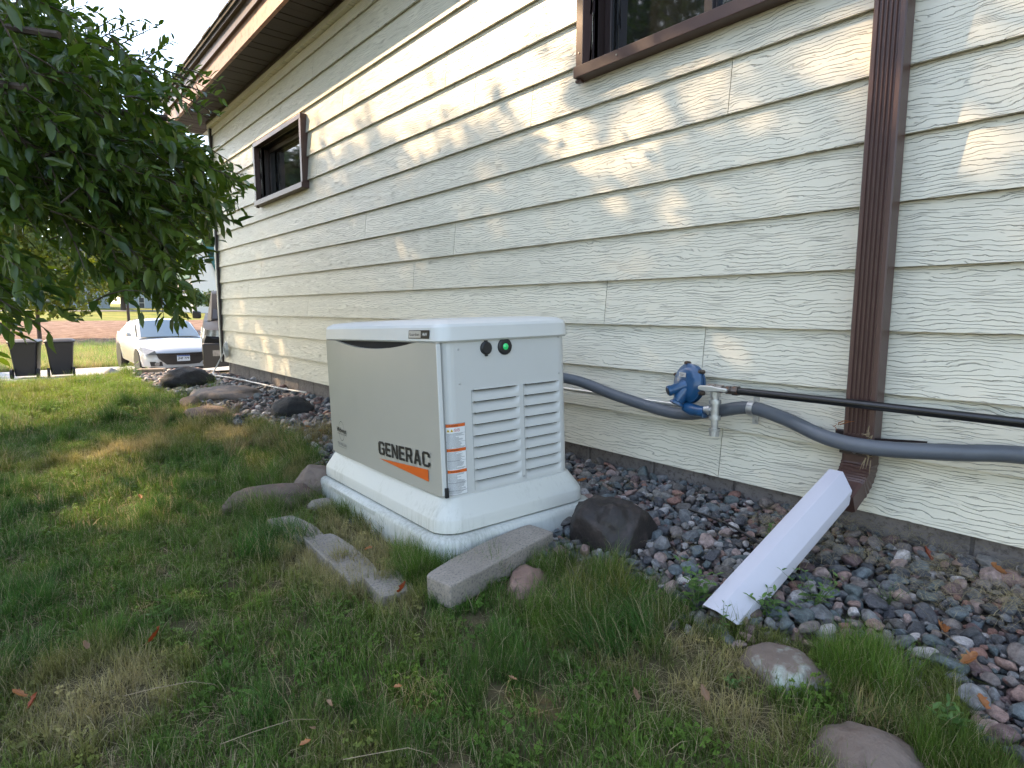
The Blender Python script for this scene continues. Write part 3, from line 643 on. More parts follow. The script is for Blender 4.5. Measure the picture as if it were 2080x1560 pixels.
# ------------------------------------------------------------------ conduit, gas pipe, tubing, regulator
def bez(pts, n=8):
    P = [Vector(p) for p in pts]; out = []
    for i in range(len(P) - 1):
        p0 = P[max(i - 1, 0)]; p1 = P[i]; p2 = P[i + 1]; p3 = P[min(i + 2, len(P) - 1)]
        for k in range(n):
            t = k / n; out.append(.5 * ((2 * p1) + (p2 - p0) * t + (2 * p0 - 5 * p1 + 4 * p2 - p3) * t * t + (3 * p1 - p0 - 3 * p2 + p3) * t ** 3))
    out.append(P[-1]); return out
cd = thing('conduit', (-1.15, 2.18, .5), 'thick grey flexible conduit sagging along the wall from the generator', 'conduit')
MB().tube(bez([(-2.35, 1.72, .50), (-2.22, 1.95, .575), (-2.04, 2.12, .562), (-1.79, 2.17, .502), (-1.49, 2.18, .462), (-1.32, 2.18, .487), (-1.15, 2.18, .5275), (-1.0, 2.165, .507), (-.83, 2.125, .468), (-.67, 2.118, .462), (-.47, 2.15, .480), (-.32, 2.17, .497), (0, 2.18, .50), (.6, 2.18, .50), (3, 2.18, .5)]), .0255, 18).build('hose', M['pvc'], cd, smooth=80, world=True)
cl = thing('conduit_clamp', (-1.135, 2.2, .53), 'galvanised strap clamp holding the grey conduit to the siding', 'clamp')
mb = MB(); mb.tube([(-1.146, 2.18, .5275), (-1.122, 2.179, .5265)], .0295, 18); mb.build('band', M['galv'], cl, smooth=60, world=True)
mb = MB(); mb.box((-1.145, 2.205, .553), (-1.123, 2.213, .588)); mb.box((-1.145, 2.205, .462), (-1.123, 2.213, .502)); mb.lathe((-1.134, 2.204, .475), (0, -1, 0), [(0, .006), (.004, .005)], 10); mb.lathe((-1.134, 2.204, .577), (0, -1, 0), [(0, .006), (.004, .005)], 10); mb.build('tab', M['galv'], cl, bevel=.001, world=True)
gp = thing('gas_pipe', (-.7, 2.115, .6), 'black polyethylene gas pipe running level across the downspout', 'pipe')
MB().tube(bez([(-1.165, 2.115, .597), (-.95, 2.115, .598), (-.72, 2.112, .5985), (-.3, 2.112, .597), (.5, 2.115, .597), (3, 2.12, .597)], 4), .0142, 16).build('pipe', M['poly'], gp, smooth=80, world=True)
mb = MB(); mb.tube([(-1.235, 2.115, .597), (-1.205, 2.115, .597)], .013, 14); mb.tube([(-1.207, 2.115, .597), (-1.19, 2.115, .597)], .017, 6); mb.tube([(-1.192, 2.115, .597), (-1.178, 2.115, .597)], .013, 14); mb.tube([(-1.181, 2.115, .597), (-1.158, 2.115, .597)], .0195, 6); mb.build('coupling', M['brass_dark'], gp, smooth=30, world=True)
tb = thing('metal_tube', (-1.8, 2.19, .52), 'thin bright metal tube behind the grey conduit beside the generator', 'tube')
MB().tube([(-2.5, 2.19, .500), (-2.1, 2.19, .4985), (-1.75, 2.19, .4975), (-1.43, 2.19, .4975)], .0095, 12).build('pipe', M['alu_tube'], tb, smooth=80, world=True)
mb = MB(); mb.tube([(-1.445, 2.19, .4975), (-1.425, 2.19, .4975)], .015, 12); mb.tube([(-1.425, 2.19, .4975), (-1.41, 2.185, .4975)], .018, 6); mb.build('fitting', M['galv'], tb, smooth=40, world=True)
# regulator
rg = thing('gas_regulator', (-1.40, 2.11, .56), 'blue gas pressure regulator with round diaphragm housing on the siding', 'gas regulator')
dc = Vector((-1.395, 2.135, .598)); dax = Vector((-.30, -1, .10)).normalized()
MB().lathe(dc - dax * -.0 + Vector((0, .035, 0)), dax, [(-.016, .03), (-.010, .070), (.004, .082), (.012, .082), (.0125, .078), (.018, .078), (.0185, .084), (.027, .084), (.031, .076), (.041, .070), (.048, .055), (.050, .02)], 40).build('diaphragm_housing', M['blue'], rg, smooth=35, world=True)
fc = dc + Vector((0, .035, 0)) + dax * .045
hub = fc + Vector((.0, 0, -.012))
MB().lathe(hub, Vector((-.75, -1, -.38)), [(-.02, .028), (.01, .024), (.015, .022), (.052, .0205), (.055, .022), (.068, .022), (.070, .018)], 24).build('spring_tower', M['blue'], rg, smooth=35, world=True)
MB().lathe(hub + Vector((-.75, -1, -.38)).normalized() * .0705, Vector((-.75, -1, -.38)), [(0, .017), (.002, .016)], 20).build('cap', M['black'], rg, world=True)
MB().lathe(hub + Vector((.0, .0, -.02)), Vector((-.25, -.5, -1)), [(-.01, .028), (.03, .027), (.05, .022), (.055, .03), (.064, .03)], 24).build('vent_body', M['blue'], rg, smooth=35, world=True)
MB().tube([(-1.40, 2.13, .505), (-1.36, 2.125, .497), (-1.325, 2.12, .497), (-1.298, 2.118, .497)], [.02, .026, .022, .024], 18).build('outlet', M['blue'], rg, smooth=40, world=True)
mb = MB()
for a in (20, 75, 140, 200, 260, 320):
    q = Vector((0, .035, 0)) + dc + dax * .012; s1 = dax.cross(Vector((0, 0, 1))).normalized(); s2 = s1.cross(dax)
    c = q + (s1 * math.cos(R_(a)) + s2 * math.sin(R_(a))) * .0865
    mb.lathe(c - dax * .006, dax, [(0, .009), (.022, .009), (.022, .005), (.028, .005)], 8)
mb.build('bolt', M['brass_dark'], rg, smooth=40, world=True)
def on_dir(c, n_, w, h):
    n_ = n_.normalized(); r_ = Vector((0, 0, 1)).cross(n_).normalized(); u = n_.cross(r_); return [tuple(c + r_ * sx * w / 2 + u * sy * h / 2) for sx, sy in ((-1, -1), (1, -1), (1, 1), (-1, 1))]
MB().add(on_dir(fc + Vector((-.006, -.0035, .036)), dax, .042, .018), [(0, 1, 2, 3)]).build('label_plate', M['silver'], rg, world=True)
MB().add(on_dir(fc + Vector((-.008, -.0045, .038)), dax, .026, .0022), [(0, 1, 2, 3)]).add(on_dir(fc + Vector((-.008, -.0045, .033)), dax, .02, .002), [(0, 1, 2, 3)]).add(on_dir(fc + Vector((.008, -.006, .036)), dax, .005, .012), [(0, 1, 2, 3)]).build('label_print', M['ink2'], rg, world=True)
# galvanised tee and drip leg with lever valve
tf = thing('pipe_fittings', (-1.255, 2.115, .5), 'galvanised pipe tee with capped drip leg right of the regulator', 'pipe fitting')
mb = MB()
def seg(p, q, r, n=16): mb.tube([p, q], r, n)
seg((-1.255, 2.115, .585), (-1.255, 2.115, .565), .021, 8); seg((-1.255, 2.115, .57), (-1.255, 2.115, .545), .0145)
seg((-1.255, 2.115, .552), (-1.254, 2.115, .537), .0235); seg((-1.254, 2.115, .545), (-1.254, 2.115, .488), .0165); seg((-1.254, 2.115, .49), (-1.253, 2.115, .474), .0225)
seg((-1.253, 2.115, .48), (-1.253, 2.115, .432), .0135); seg((-1.253, 2.115, .438), (-1.253, 2.115, .428), .0225); seg((-1.253, 2.115, .432), (-1.253, 2.115, .408), .0195, 8)
mb.build('drip_leg', M['galv'], tf, smooth=40, world=True)
mb = MB(); seg((-1.30, 2.117, .508), (-1.262, 2.115, .510), .0155); seg((-1.283, 2.117, .509), (-1.272, 2.116, .509), .020); mb.build('branch', M['galv'], tf, smooth=40, world=True)
mb = MB(); mb.tube([(-1.29, 2.115, .598), (-1.225, 2.115, .598)], .0165, 8); mb.tube([(-1.255, 2.115, .605), (-1.255, 2.09, .606)], .009, 8); mb.build('valve_body', M['rusty'], tf, smooth=30, world=True)
mb = MB(); mb.loft([[(x, y + .0, .598 + w) for y, w in ((2.078, -.013 * k), (2.078, .013 * k), (2.092, .013 * k), (2.092, -.013 * k))] for x, k in ((-1.312, .4), (-1.304, .75), (-1.26, .95), (-1.22, .6), (-1.195, .6), (-1.188, .35))]); mb.build('lever', M['alu_tube'], tf, bevel=.003, world=True)
# outlet box, cable near the far corner
ob = thing('cable_loop', (-8.45, 2.2, .38), 'small round coiled cable end on the wall at far corner', 'cable')
c = Vector((-8.42, 2.21, .38)); mb = MB()
for r_, dy in ((.085, 0), (.07, -.012), (.05, -.02)):
    mb.tube([(c.x + r_ * math.cos(t), c.y + dy, c.z + r_ * 1.2 * math.sin(t)) for t in np.linspace(0, 2 * math.pi, 22)], .009, 6)
mb.build('coil', M['cable'], ob, smooth=60, world=True)
MB().lathe((-8.5, 2.245, .34), (0, -1, 0), [(0, .05), (.03, .045), (.035, .02)], 16).build('box', M['corner'], ob, smooth=40, world=True)
cb = thing('ground_cable', (-7.5, 2.1, .1), 'pale cable drooping from the corner and lying on the gravel', 'cable')
MB().tube(bez([(-8.52, 2.2, .33), (-8.56, 2.12, .16), (-8.35, 2.02, .07), (-7.9, 2.04, .075), (-7.3, 2.10, .08), (-6.8, 2.12, .085), (-6.2, 2.15, .09), (-5.7, 2.2, .10)]), .0085, 6).build('cord', M['cable'], cb, smooth=60, world=True)

# ------------------------------------------------------------------ generator
L_, W_, H_ = 1.10, .58, .5587
Go = Vector((-1.69047, 1.1395, .24352))
GR = (Matrix.Rotation(-.06200492, 3, 'Z') @ Matrix.Rotation(-.03168271, 3, 'Y') @ Matrix.Rotation(.01955511, 3, 'X'))
gen = thing('standby_generator', Go, 'beige standby generator cabinet on a flared base and pad by the wall', 'generator', rot=GR.to_euler())
def path_body(e=0., r=.055):           # outline walk helper
    return rrect(-L_ - e, e, -e, W_ + e, 0, r + e)
# cabinet shell: ring minus the straight end-face run (the end panel fills it)
ring = rrect(-L_, 0, 0, W_, 0, .05, 6)
n_r = len(ring)                        # first point (0, W-r) ... last point (0, r): the end face lies between last and first
mb = MB(); zs = (0, H_)
for j in range(n_r - 1):
    a, b_ = ring[j], ring[j + 1]
    mb.quad((a[0], a[1], 0), (b_[0], b_[1], 0), (b_[0], b_[1], H_), (a[0], a[1], H_))
mb.f = [tuple(reversed(f)) for f in mb.f] if False else mb.f
me_ = mb
body = mb.build('cabinet', M['beige'], gen, smooth=40)
# end panel with two louvre openings
c1 = (.116, .330); c2 = (.350, .543); zt, zb_ = .372, -.0; pitch = .0412; ztop = .373; nl = 9; zlow = ztop - nl * pitch
mb = MB()
def pq(y0, y1, z0, z1): mb.quad((0, y0, z0), (0, y1, z0), (0, y1, z1), (0, y0, z1))
pq(.05, W_ - .05, ztop, H_); pq(.05, W_ - .05, 0, max(zlow, .002)); zl = max(zlow, .002)
pq(.05, c1[0], zl, ztop); pq(c1[1], c2[0], zl, ztop)
# right of second column reaches the rounded corner
mb.quad((0, c2[1], zl), (0, W_ - .05 + .0, zl), (0, W_ - .05, ztop), (0, c2[1], ztop)) if c2[1] < W_ - .05 else None
mb.build('end_panel', M['beige'], gen)
c2 = (c2[0], min(c2[1], W_ - .05))
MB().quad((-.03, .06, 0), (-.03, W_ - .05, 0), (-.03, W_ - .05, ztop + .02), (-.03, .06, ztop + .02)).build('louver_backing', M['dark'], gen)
for cc in (c1, c2):
    nu, nv = 16, 7; me0 = None
    for i in range(nl):
        if me0 is None:
            mb = MB(); wd = cc[1] - cc[0]; vs_ = []
            for a in range(nv + 1):
                t = a / nv
                for b_ in range(nu + 1):
                    u = b_ / nu; s_ = min(1, min(u, 1 - u) / .14); s_ = s_ * s_ * (3 - 2 * s_)
                    dpt = .029 * s_ * (1 - t) ** 1.1
                    out_ = .008 * s_ * math.sin(math.pi * min(1, t * 1.0)) ** 1.0
                    vs_.append((-dpt + out_, cc[0] + wd * u, -t * pitch + .004 * s_ * (1 - (2 * u - 1) ** 2) * (1 - t)))
            fs = [(a * (nu + 1) + b_, (a + 1) * (nu + 1) + b_, (a + 1) * (nu + 1) + b_ + 1, a * (nu + 1) + b_ + 1) for a in range(nv) for b_ in range(nu)]
            mb.add(vs_, fs); me0 = mb.mesh('louver', M['beige'], smooth=180)
        o = link_mesh('louver', me0, gen); o.location = (.0012, 0, ztop - i * pitch + .0)
    # lip above each row that throws the dark line
    for i in range(nl):
        mbl = MB(); mbl.box((-.001, cc[0] + .014, ztop - i * pitch - .0008), (.0042, cc[1] - .014, ztop - i * pitch + .0022)); mbl.build('louver_lip', M['beige'], gen, bevel=.0008)
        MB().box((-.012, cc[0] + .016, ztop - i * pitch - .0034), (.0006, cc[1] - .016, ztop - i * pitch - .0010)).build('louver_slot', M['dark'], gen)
for (y_, z_) in ((.07, .40), (.55, .40), (.07, .52), (.55, .545), (.34, .02)):
    MB().lathe((0, min(y_, .53), z_), (1, 0, 0), [(0, .0045), (.0015, .004), (.002, .001)], 8).build('screw', M['galv'], gen)
# lid
rings = []
for z, e, r in ((H_ - .012, .008, .052), (H_ - .006, .014, .058), (H_ + .040, .010, .056), (H_ + .050, .004, .05), (H_ + .063, -.020, .04), (H_ + .070, -.10, .03), (H_ + .073, -.25, .02)):
    rings.append(rrect(-L_ - e, e, -e - .004, W_ + e, z, r))
MB().loft(rings, True, True).build('lid', M['lid'], gen, smooth=18)
# front door with a finger recess along its top
xa, xb = -L_ + .018, -.006; pts = []
nseg = 30; z1 = H_ - .013
for i in range(nseg + 1):
    x = xa + (xb - xa) * i / nseg; u = (x + .94) / (.94 - .176); dip = .030 * max(0, math.sin(math.pi * u)) ** .8 if 0 < u < 1 else 0
    pts.append((x, z1 - dip))
low = [(xb, .004), (xa, .004)]
poly = pts + [(xb + .0, .012), (xb - .006, .004), (xa + .006, .004), (xa, .012)]
def bow(x): return -.006 - .010 * math.sin(math.pi * (x - xa) / (xb - xa)) ** .7 if xa < x < xb else -.006
# front sheet as strips so that it can bow slightly
mb = MB(); fr_, bk = [], []
for i in range(nseg + 1):
    x, zt_ = pts[i]; y = bow(x) - .006; zl_ = .004 + (.004 if i in (0, nseg) else 0)
    fr_.append([(x, y, zl_), (x, y, .2), (x, y, .42), (x, y + (.0 if zt_ > z1 - .002 else .004), zt_)])
mb.loft(fr_, False, False, closed=False)
edge = [(p[0], p[1]) for p in pts]
for i in range(nseg):
    a, b_ = fr_[i][3], fr_[i + 1][3]; mb.quad(a, b_, (b_[0], -.001, b_[2] + .001), (a[0], -.001, a[2] + .001))
    a, b_ = fr_[i][0], fr_[i + 1][0]; mb.quad(b_, a, (a[0], -.001, a[2]), (b_[0], -.001, b_[2]))
for col in (fr_[0], fr_[-1]):
    for k in range(3): a, b_ = col[k], col[k + 1]; mb.quad(a, b_, (b_[0], -.001, b_[2]), (a[0], -.001, a[2]))
door = mb.build('door', M['beige_door'], gen, smooth=30)
MB().box((xb - .0005, -.0165, .012), (xb + .0055, -.001, z1 - .004)).build('door_edge', M['lid'], gen, bevel=.0012)
MB().box((xb + .004, -.010, .004), (xb + .013, .004, .040)).build('seal_end', M['black'], gen, bevel=.002)
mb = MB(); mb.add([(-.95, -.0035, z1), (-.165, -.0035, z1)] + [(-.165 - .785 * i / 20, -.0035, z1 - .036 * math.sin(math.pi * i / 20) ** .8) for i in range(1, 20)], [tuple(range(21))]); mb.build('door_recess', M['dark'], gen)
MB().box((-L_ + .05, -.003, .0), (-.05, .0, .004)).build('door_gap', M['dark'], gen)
# base sleeve and pad
r5 = [rrect(-L_ - e, e, -e, W_ + e, z, r) for z, e, r in ((.0, .004, .055), (-.003, .010, .06), (-.066, .050, .085), (-.072, .053, .088), (-.112, .055, .09), (-.116, .050, .088))]
MB().loft(r5, True, True).build('base_sleeve', M['base'], gen, smooth=25)
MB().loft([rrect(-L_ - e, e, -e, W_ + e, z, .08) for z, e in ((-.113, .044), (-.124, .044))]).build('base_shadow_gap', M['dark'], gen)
r6 = [rrect(-L_ - e, e, -e, W_ + e, z, r, 8) for z, e, r in ((-.1185, .050, .09), (-.119, .068, .10), (-.126, .082, .11), (-.140, .088, .115), (-.215, .092, .12), (-.29, .094, .12))]
MB().loft(r6, True, True).build('composite_pad', M['pad'], gen, smooth=60)
# lifting notch step on the pad front
MB().loft([rrect(-L_ + .16, -.42, -.0905, -.02, z, .02) for z in (-.150, -.1285)]).build('pad_ledge', M['pad'], gen, bevel=.004)
# end-face fittings
MB().lathe((0, .268, .520), (1, 0, 0), [(0, .0305), (.006, .030), (.008, .026), (.0085, .018)], 28).build('indicator_bezel', M['black'], gen, smooth=30)
MB().lathe((.0088, .268, .520), (1, 0, 0), [(-.001, .0125), (.002, .0115), (.005, .007), (.006, .002)], 20).build('indicator_light', M['led'], gen, smooth=80)
mb = MB().lathe((0, .184, .519), (1, 0, 0), [(0, .0235), (.009, .023), (.012, .019)], 24); mb.box((0, .179, .535), (.008, .189, .549)); mb.box((0, .179, .490), (.008, .189, .502)); mb.build('port_cap', M['black'], gen, smooth=30)
# warning sticker wrapped round the rounded corner
def corner_pt(s, off):   # s: arc length from x=-.05,y=0 along the corner to the end face
    r = .05
    if s < 0: return (-r + s, -off)
    a = s / r
    if a < math.pi / 2: return (-r + (r + off) * math.sin(a), r - (r + off) * math.cos(a))
    return (off, r + (s - r * math.pi / 2))
def wrap(s0, s1, z0, z1, off, mat, name, n=10, mb=None):
    own = mb is None; mb = mb or MB()
    lo, hi = [], []
    for i in range(n + 1):
        x, y = corner_pt(s0 + (s1 - s0) * i / n, off); lo.append((x, y, z0)); hi.append((x, y, z1))
    mb.loft([lo, hi], False, False, closed=False)
    if own: return mb.build(name, mat, gen, smooth=180)
S0, S1 = .038, .112; SZ0, SZ1 = .006, .262
wrap(S0, S1, SZ0, SZ1, .0012, M['white_label'], 'warning_sticker')
ink = MB(); org = MB()
for (s0, s1, z0, z1) in ((S0, S1, SZ1 - .001, SZ1), (S0, S1, SZ0, SZ0 + .001), (S0, S0 + .0008, SZ0, SZ1), (S1 - .0008, S1, SZ0, SZ1)): wrap(s0, s1, z0, z1, .0016, None, '', 10, ink)
bars = (.250, .163, .086)
for z in bars: wrap(S0 + .001, S1 - .001, z - .0005, z + .0105, .0018, None, '', 10, org)
rs = np.random.RandomState(3)
for (za, zb2) in ((.226, .176), (.160, .099), (.083, .010)):
    z = za
    while z > zb2:
        wrap(S0 + .0035, S0 + .0035 + (S1 - S0 - .007) * (rs.uniform(.62, 1) if rs.rand() > .15 else .45), z - .0011, z, .0016, None, '', 5, ink); z -= .0031
for z in (.196, .128, .048, .02, .226): wrap(S0 + .001, S1 - .001, z + .0010, z + .0017, .0016, None, '', 6, ink)
ink.build('sticker_print', M['ink2'], gen); org.build('sticker_bar', M['orange'], gen)
# pictograms
yl = MB(); rd_ = MB(); bk_ = MB()
for i in range(4):
    s = S0 + .0085 + i * .0125; z = .2385
    def pt(ds, dz, off): x, y = corner_pt(s + ds, off); return (x, y, z + dz)
    if i < 2:
        yl.add([pt(-.0055, -.0055, .0017), pt(.0055, -.0055, .0017), pt(0, .0055, .0017)], [(0, 1, 2)]); bk_.add([pt(-.0016, -.004, .002), pt(.0016, -.004, .002), pt(0, .0015, .002)], [(0, 1, 2)])
    else:
        ro, ri = .0055, .0043
        for k in range(16):
            a, b_ = k * math.pi / 8, (k + 1) * math.pi / 8
            rd_.quad(pt(ri * math.cos(a), ri * math.sin(a), .0017), pt(ro * math.cos(a), ro * math.sin(a), .0017), pt(ro * math.cos(b_), ro * math.sin(b_), .0017), pt(ri * math.cos(b_), ri * math.sin(b_), .0017))
        rd_.quad(pt(-.0035, .003, .0019), pt(-.003, .0037, .0019), pt(.0035, -.003, .0019), pt(.003, -.0037, .0019)); bk_.quad(pt(-.002, -.0006, .0017), pt(.002, -.0006, .0017), pt(.002, .0006, .0017), pt(-.002, .0006, .0017))
yl.build('hazard_symbol', M['yellow'], gen); rd_.build('prohibition_symbol', M['red'], gen); bk_.build('symbol_glyph', M['ink'], gen)
# lettering
def text_mesh(txt, size, mat, name, offset=0., xs_=1., shear=0., spacing=1.):
    cu = bpy.data.curves.new('t', 'FONT'); cu.body = txt; cu.size = size; cu.offset = offset; cu.shear = shear; cu.space_character = spacing; cu.resolution_u = 3
    ob_ = bpy.data.objects.new('t', cu); COL.objects.link(ob_); dg = bpy.context.evaluated_depsgraph_get(); dg.update()
    me = bpy.data.meshes.new_from_object(ob_.evaluated_get(dg)); bpy.data.objects.remove(ob_); me.materials.clear(); me.materials.append(mat); me.name = name
    n = len(me.vertices); co = np.empty(n * 3); me.vertices.foreach_get('co', co); co = co.reshape(-1, 3)
    w = co[:, 0].max() - co[:, 0].min(); h = co[:, 1].max() - co[:, 1].min(); co[:, 0] -= co[:, 0].min(); co[:, 1] -= co[:, 1].min()
    return me, co, w, h
def place_text(txt, name, mat, fn, width, height=None, offset=0., shear=0., parent=None, spacing=1.):
    me, co, w, h = text_mesh(txt, 1., mat, name, offset, 1., shear, spacing)
    sx = width / w; sy = (height / h) if height else sx
    out = np.array([fn(a * sx, b_ * sy) for a, b_ in co[:, :2]]); me.vertices.foreach_set('co', out.ravel()); me.update()
    return link_mesh(name, me, parent or gen)
def on_door(x0, z0, off=.0012):
    return lambda a, b_: (x0 + a, bow(x0 + a) - .006 - off - .0022, z0 + b_)
# brand lettering letter by letter
GL_ = {'G': [(.22, 0), (.78, 0), (1, .14), (1, .55), (.52, .55), (.52, .40), (.72, .40), (.72, .17), (.28, .17), (.28, .83), (.72, .83), (.72, .70), (1, .70), (1, .86), (.78, 1), (.22, 1), (0, .86), (0, .14)],
       'C': [(.22, 0), (.78, 0), (1, .14), (1, .34), (.72, .34), (.72, .17), (.28, .17), (.28, .83), (.72, .83), (.72, .66), (1, .66), (1, .86), (.78, 1), (.22, 1), (0, .86), (0, .14)],
       'E': [(0, 0), (1, 0), (1, .18), (.3, .18), (.3, .41), (.92, .41), (.92, .59), (.3, .59), (.3, .82), (1, .82), (1, 1), (0, 1)],
       'N': [(0, 0), (.27, 0), (.27, .60), (.70, 0), (1, 0), (1, 1), (.73, 1), (.73, .40), (.30, 1), (0, 1)],
       'R': [(0, 0), (.28, 0), (.28, .38), (.46, .38), (.70, 0), (1.02, 0), (.76, .42), (.96, .55), (.96, .86), (.80, 1), (0, 1), (0, .7), (.28, .7), (.28, .83), (.68, .83), (.68, .55), (.28, .55), (.28, .699), (0, .699)],
       'A': [(0, 0), (.28, 0), (.35, .22), (.65, .22), (.72, 0), (1, 0), (.66, 1), (.5, 1), (.5, .74), (.60, .38), (.40, .38), (.499, .74), (.499, 1), (.34, 1)]}
x = -.507
for ch, w in [('G', .066), ('E', .056), ('N', .064), ('E', .056), ('R', .063), ('A', .064), ('C', .066)]:
    z_ = .081 + .018 * (x + .507) / .42; yy_ = bow(x + w / 2) - .0088
    MB().add([(x + (w - .007) * a, yy_ - .0004, z_ + .0565 * b_ + .042 * (w - .007) * a) for a, b_ in GL_[ch]], [tuple(range(len(GL_[ch])))]).build('brand_letter', M['ink'], gen)
    x += w
place_text('R', 'registered_mark', M['ink2'], on_door(x - .002, .150), .005, .006)
mb = MB(); xs6 = np.linspace(-.502, -.097, 9)
up = [(x_, .064 + (.090 - .064) * (x_ + .502) / .405) for x_ in xs6]; lo = [(x_, .0635 + (.046 - .0635) * (x_ + .502) / .405) for x_ in xs6]
mb.loft([[(x_, bow(x_) - .0092, z) for x_, z in up], [(x_, bow(x_) - .0092, z) for x_, z in lo]], False, False, closed=False); mb.build('brand_swoosh', M['orange'], gen)
place_text('Midwest', 'dealer_name', M['ink'], on_door(-.990, .113), .125, .024, offset=.02)
place_text('POWER SOLUTIONS', 'dealer_line', M['ink2'], on_door(-.985, .103), .118, .007, offset=.01)
place_text('920-598-5500', 'phone_number', M['ink2'], on_door(-.992, .050), .118, .014, offset=.005)
place_text('midwestgenerators', 'dealer_line', M['ink2'], on_door(-.990, .040), .116, .007)
mb = MB()
for a0, a1 in ((8, 172), (192, 348)):
    th = np.linspace(R_(a0), R_(a1), 18); cx, cz = -.930, .121
    rr_ = [[(cx + .034 * k * math.cos(t), bow(cx) - .0092, cz + .047 * k * math.sin(t)) for t in th] for k in (.95, 1.0)]
    mb.loft(rr_, False, False, closed=False)
mb.build('dealer_ring', M['ink'], gen)
# badge on the lid edge
yb_ = -.0175
MB().loft([[(-.200, z_, 0)] for z_ in ()] or [[(-.200, yb_, H_ + .002), (-.046, yb_, H_ + .002), (-.040, yb_, H_ + .032), (-.192, yb_, H_ + .032)], [(-.200, yb_ - .002, H_ + .002), (-.046, yb_ - .002, H_ + .002), (-.040, yb_ - .002, H_ + .032), (-.192, yb_ - .002, H_ + .032)]]).build('badge', M['black'], gen, bevel=.001)
MB().quad((-.195, yb_ - .0026, H_ + .005), (-.103, yb_ - .0026, H_ + .005), (-.099, yb_ - .0026, H_ + .0295), (-.188, yb_ - .0026, H_ + .0295)).build('badge_plate', M['silver'], gen)
place_text('Guardian', 'badge_text', M['ink'], lambda a, b_: (-.187 + a, yb_ - .0032, H_ + .012 + b_), .075, .010)
place_text('14kW', 'badge_text', M['white_label'], lambda a, b_: (-.090 + a, yb_ - .0028, H_ + .012 + b_), .036, .011, offset=.02)
for t, z in (('WARNING', bars[0]), ('AVERTISSEMENT', bars[1]), ('ADVERTENCIA', bars[2])):
    def fn(a, b_, z=z):
        x_, y_ = corner_pt(S0 + .011 + a, .0023); return (x_, y_, z + .0022 + b_)
    place_text(t, 'sticker_heading', M['ink'], fn, .033, .0055)

# ------------------------------------------------------------------ rocks and edging
def rock(name, loc, size, mat, label, cat='rock', group=None, seed=0, rough=.22, rotz=0, sub=5, facet=.0):
    import bmesh
    bm = bmesh.new(); bmesh.ops.create_icosphere(bm, subdivisions=sub, radius=1)
    for v in bm.verts:
        p = v.co.copy(); k = 1 + rough * fbm(p.x + seed * 3.1, p.y, p.z, 1.1, 2) * 1.6 + rough * .45 * fbm(p.x, p.y + seed, p.z, 3.6, 3) + .035 * fbm(p.x, p.y, p.z + seed, 13., 3)
        if facet:
            rs_ = random.Random(seed)
            for _ in range(9):
                n_ = Vector((rs_.gauss(0, 1), rs_.gauss(0, 1), rs_.gauss(0, 1))).normalized(); dd = p.dot(n_) * k
                if dd > facet: k -= (dd - facet) / max(p.dot(n_), .3) * .8
        v.co = Vector((p.x * k * size[0], p.y * k * size[1], p.z * k * size[2]))
    bmesh.ops.rotate(bm, verts=bm.verts, matrix=Matrix.Rotation(rotz, 3, 'Z'))
    me = bpy.data.meshes.new(name); bm.to_mesh(me); bm.free(); me.materials.append(mat); me.polygons.foreach_set('use_smooth', [True] * len(me.polygons)); me.update()
    o = link_mesh(name, me); o.location = loc; return tag(o, label, cat, group)
ROCKS = [
    ('boulder', (-1.345, 1.635, .060), (.165, .152, .188), M['rock_dark'], 'dark brown rounded boulder against the right end of the generator pad', 4, .24, .7, .68),
    ('stone', (-1.375, 1.235, .0), (.070, .100, .075), M['rock_pink'], 'pinkish granite stone propping up the concrete edging block', 5, .22, .2, .8),
    ('stone', (-.60, 1.385, .02), (.105, .08, .062), M['rock_lichen'], 'brown stone with pale green lichen near the end of white spout', 8, .18, .3, .9),
    ('stone', (-.365, 1.245, -.015), (.120, .105, .090), M['rock_brown'], 'large brown fieldstone at bottom right edge of the grass', 12, .18, .9, .88),
    ('stone', (-2.86, .92, -.03), (.13, .22, .11), M['rock_red'], 'long reddish stone in the grass left of the generator pad', 15, .25, -.35, .82),
    ('stone', (-2.86, 1.14, .02), (.11, .13, .12), M['rock_brown'], 'upright brown stone touching the rear left of the pad', 18, .25, .2, .8),
    ('stone', (-2.60, 1.05, .0), (.07, .06, .045), M['concrete'], 'small broken concrete lump beside the pad front left', 21, .2, 0, .75),
    ('lava_rock', (-7.85, 1.60, .07), (.23, .30, .145), M['rock_lava'], 'big black lava rock at the far end of gravel bed', 24, .25, .1, .9),
    ('stone', (-6.6, 1.72, .02), (.42, .30, .085), M['rock_stripe'], 'long flat banded brown stone in the gravel before the black rock', 27, .2, .4, .9),
    ('stone', (-5.6, 1.30, .0), (.24, .17, .075), M['rock_red'], 'low tan red stone half buried at the grass border', 30, .2, .3, .9),
    ('stone', (-6.3, 1.32, .0), (.12, .09, .08), M['rock_brown'], 'small tan pointed stone in grass behind the tan red stone', 31, .2, .3, .75),
    ('lava_rock', (-5.0, 1.80, .06), (.20, .16, .12), M['rock_lava'], 'round black rock in the gravel nearest the generator', 33, .25, .2, .9),
    ('stone', (-3.95, 1.38, -.02), (.15, .08, .05), M['concrete'], 'grey flat stone mostly covered by grass at the gravel border', 36, .2, .2, .8),
    ('slate_slab', (-11.4, 1.25, -.13), (.30, .10, .12), M['slate'], 'thin grey slate slab lying at the driveway edge', 39, .2, -.5, .6)]
for i, (nm, loc, sz, mt, lb, sd, rg_, rz, fc_) in enumerate(ROCKS):
    rock(nm, loc, sz, mt, lb, 'rock', 'rocks along the gravel bed', sd, rg_, rz, 5 if loc[0] > -4 else 4, fc_)
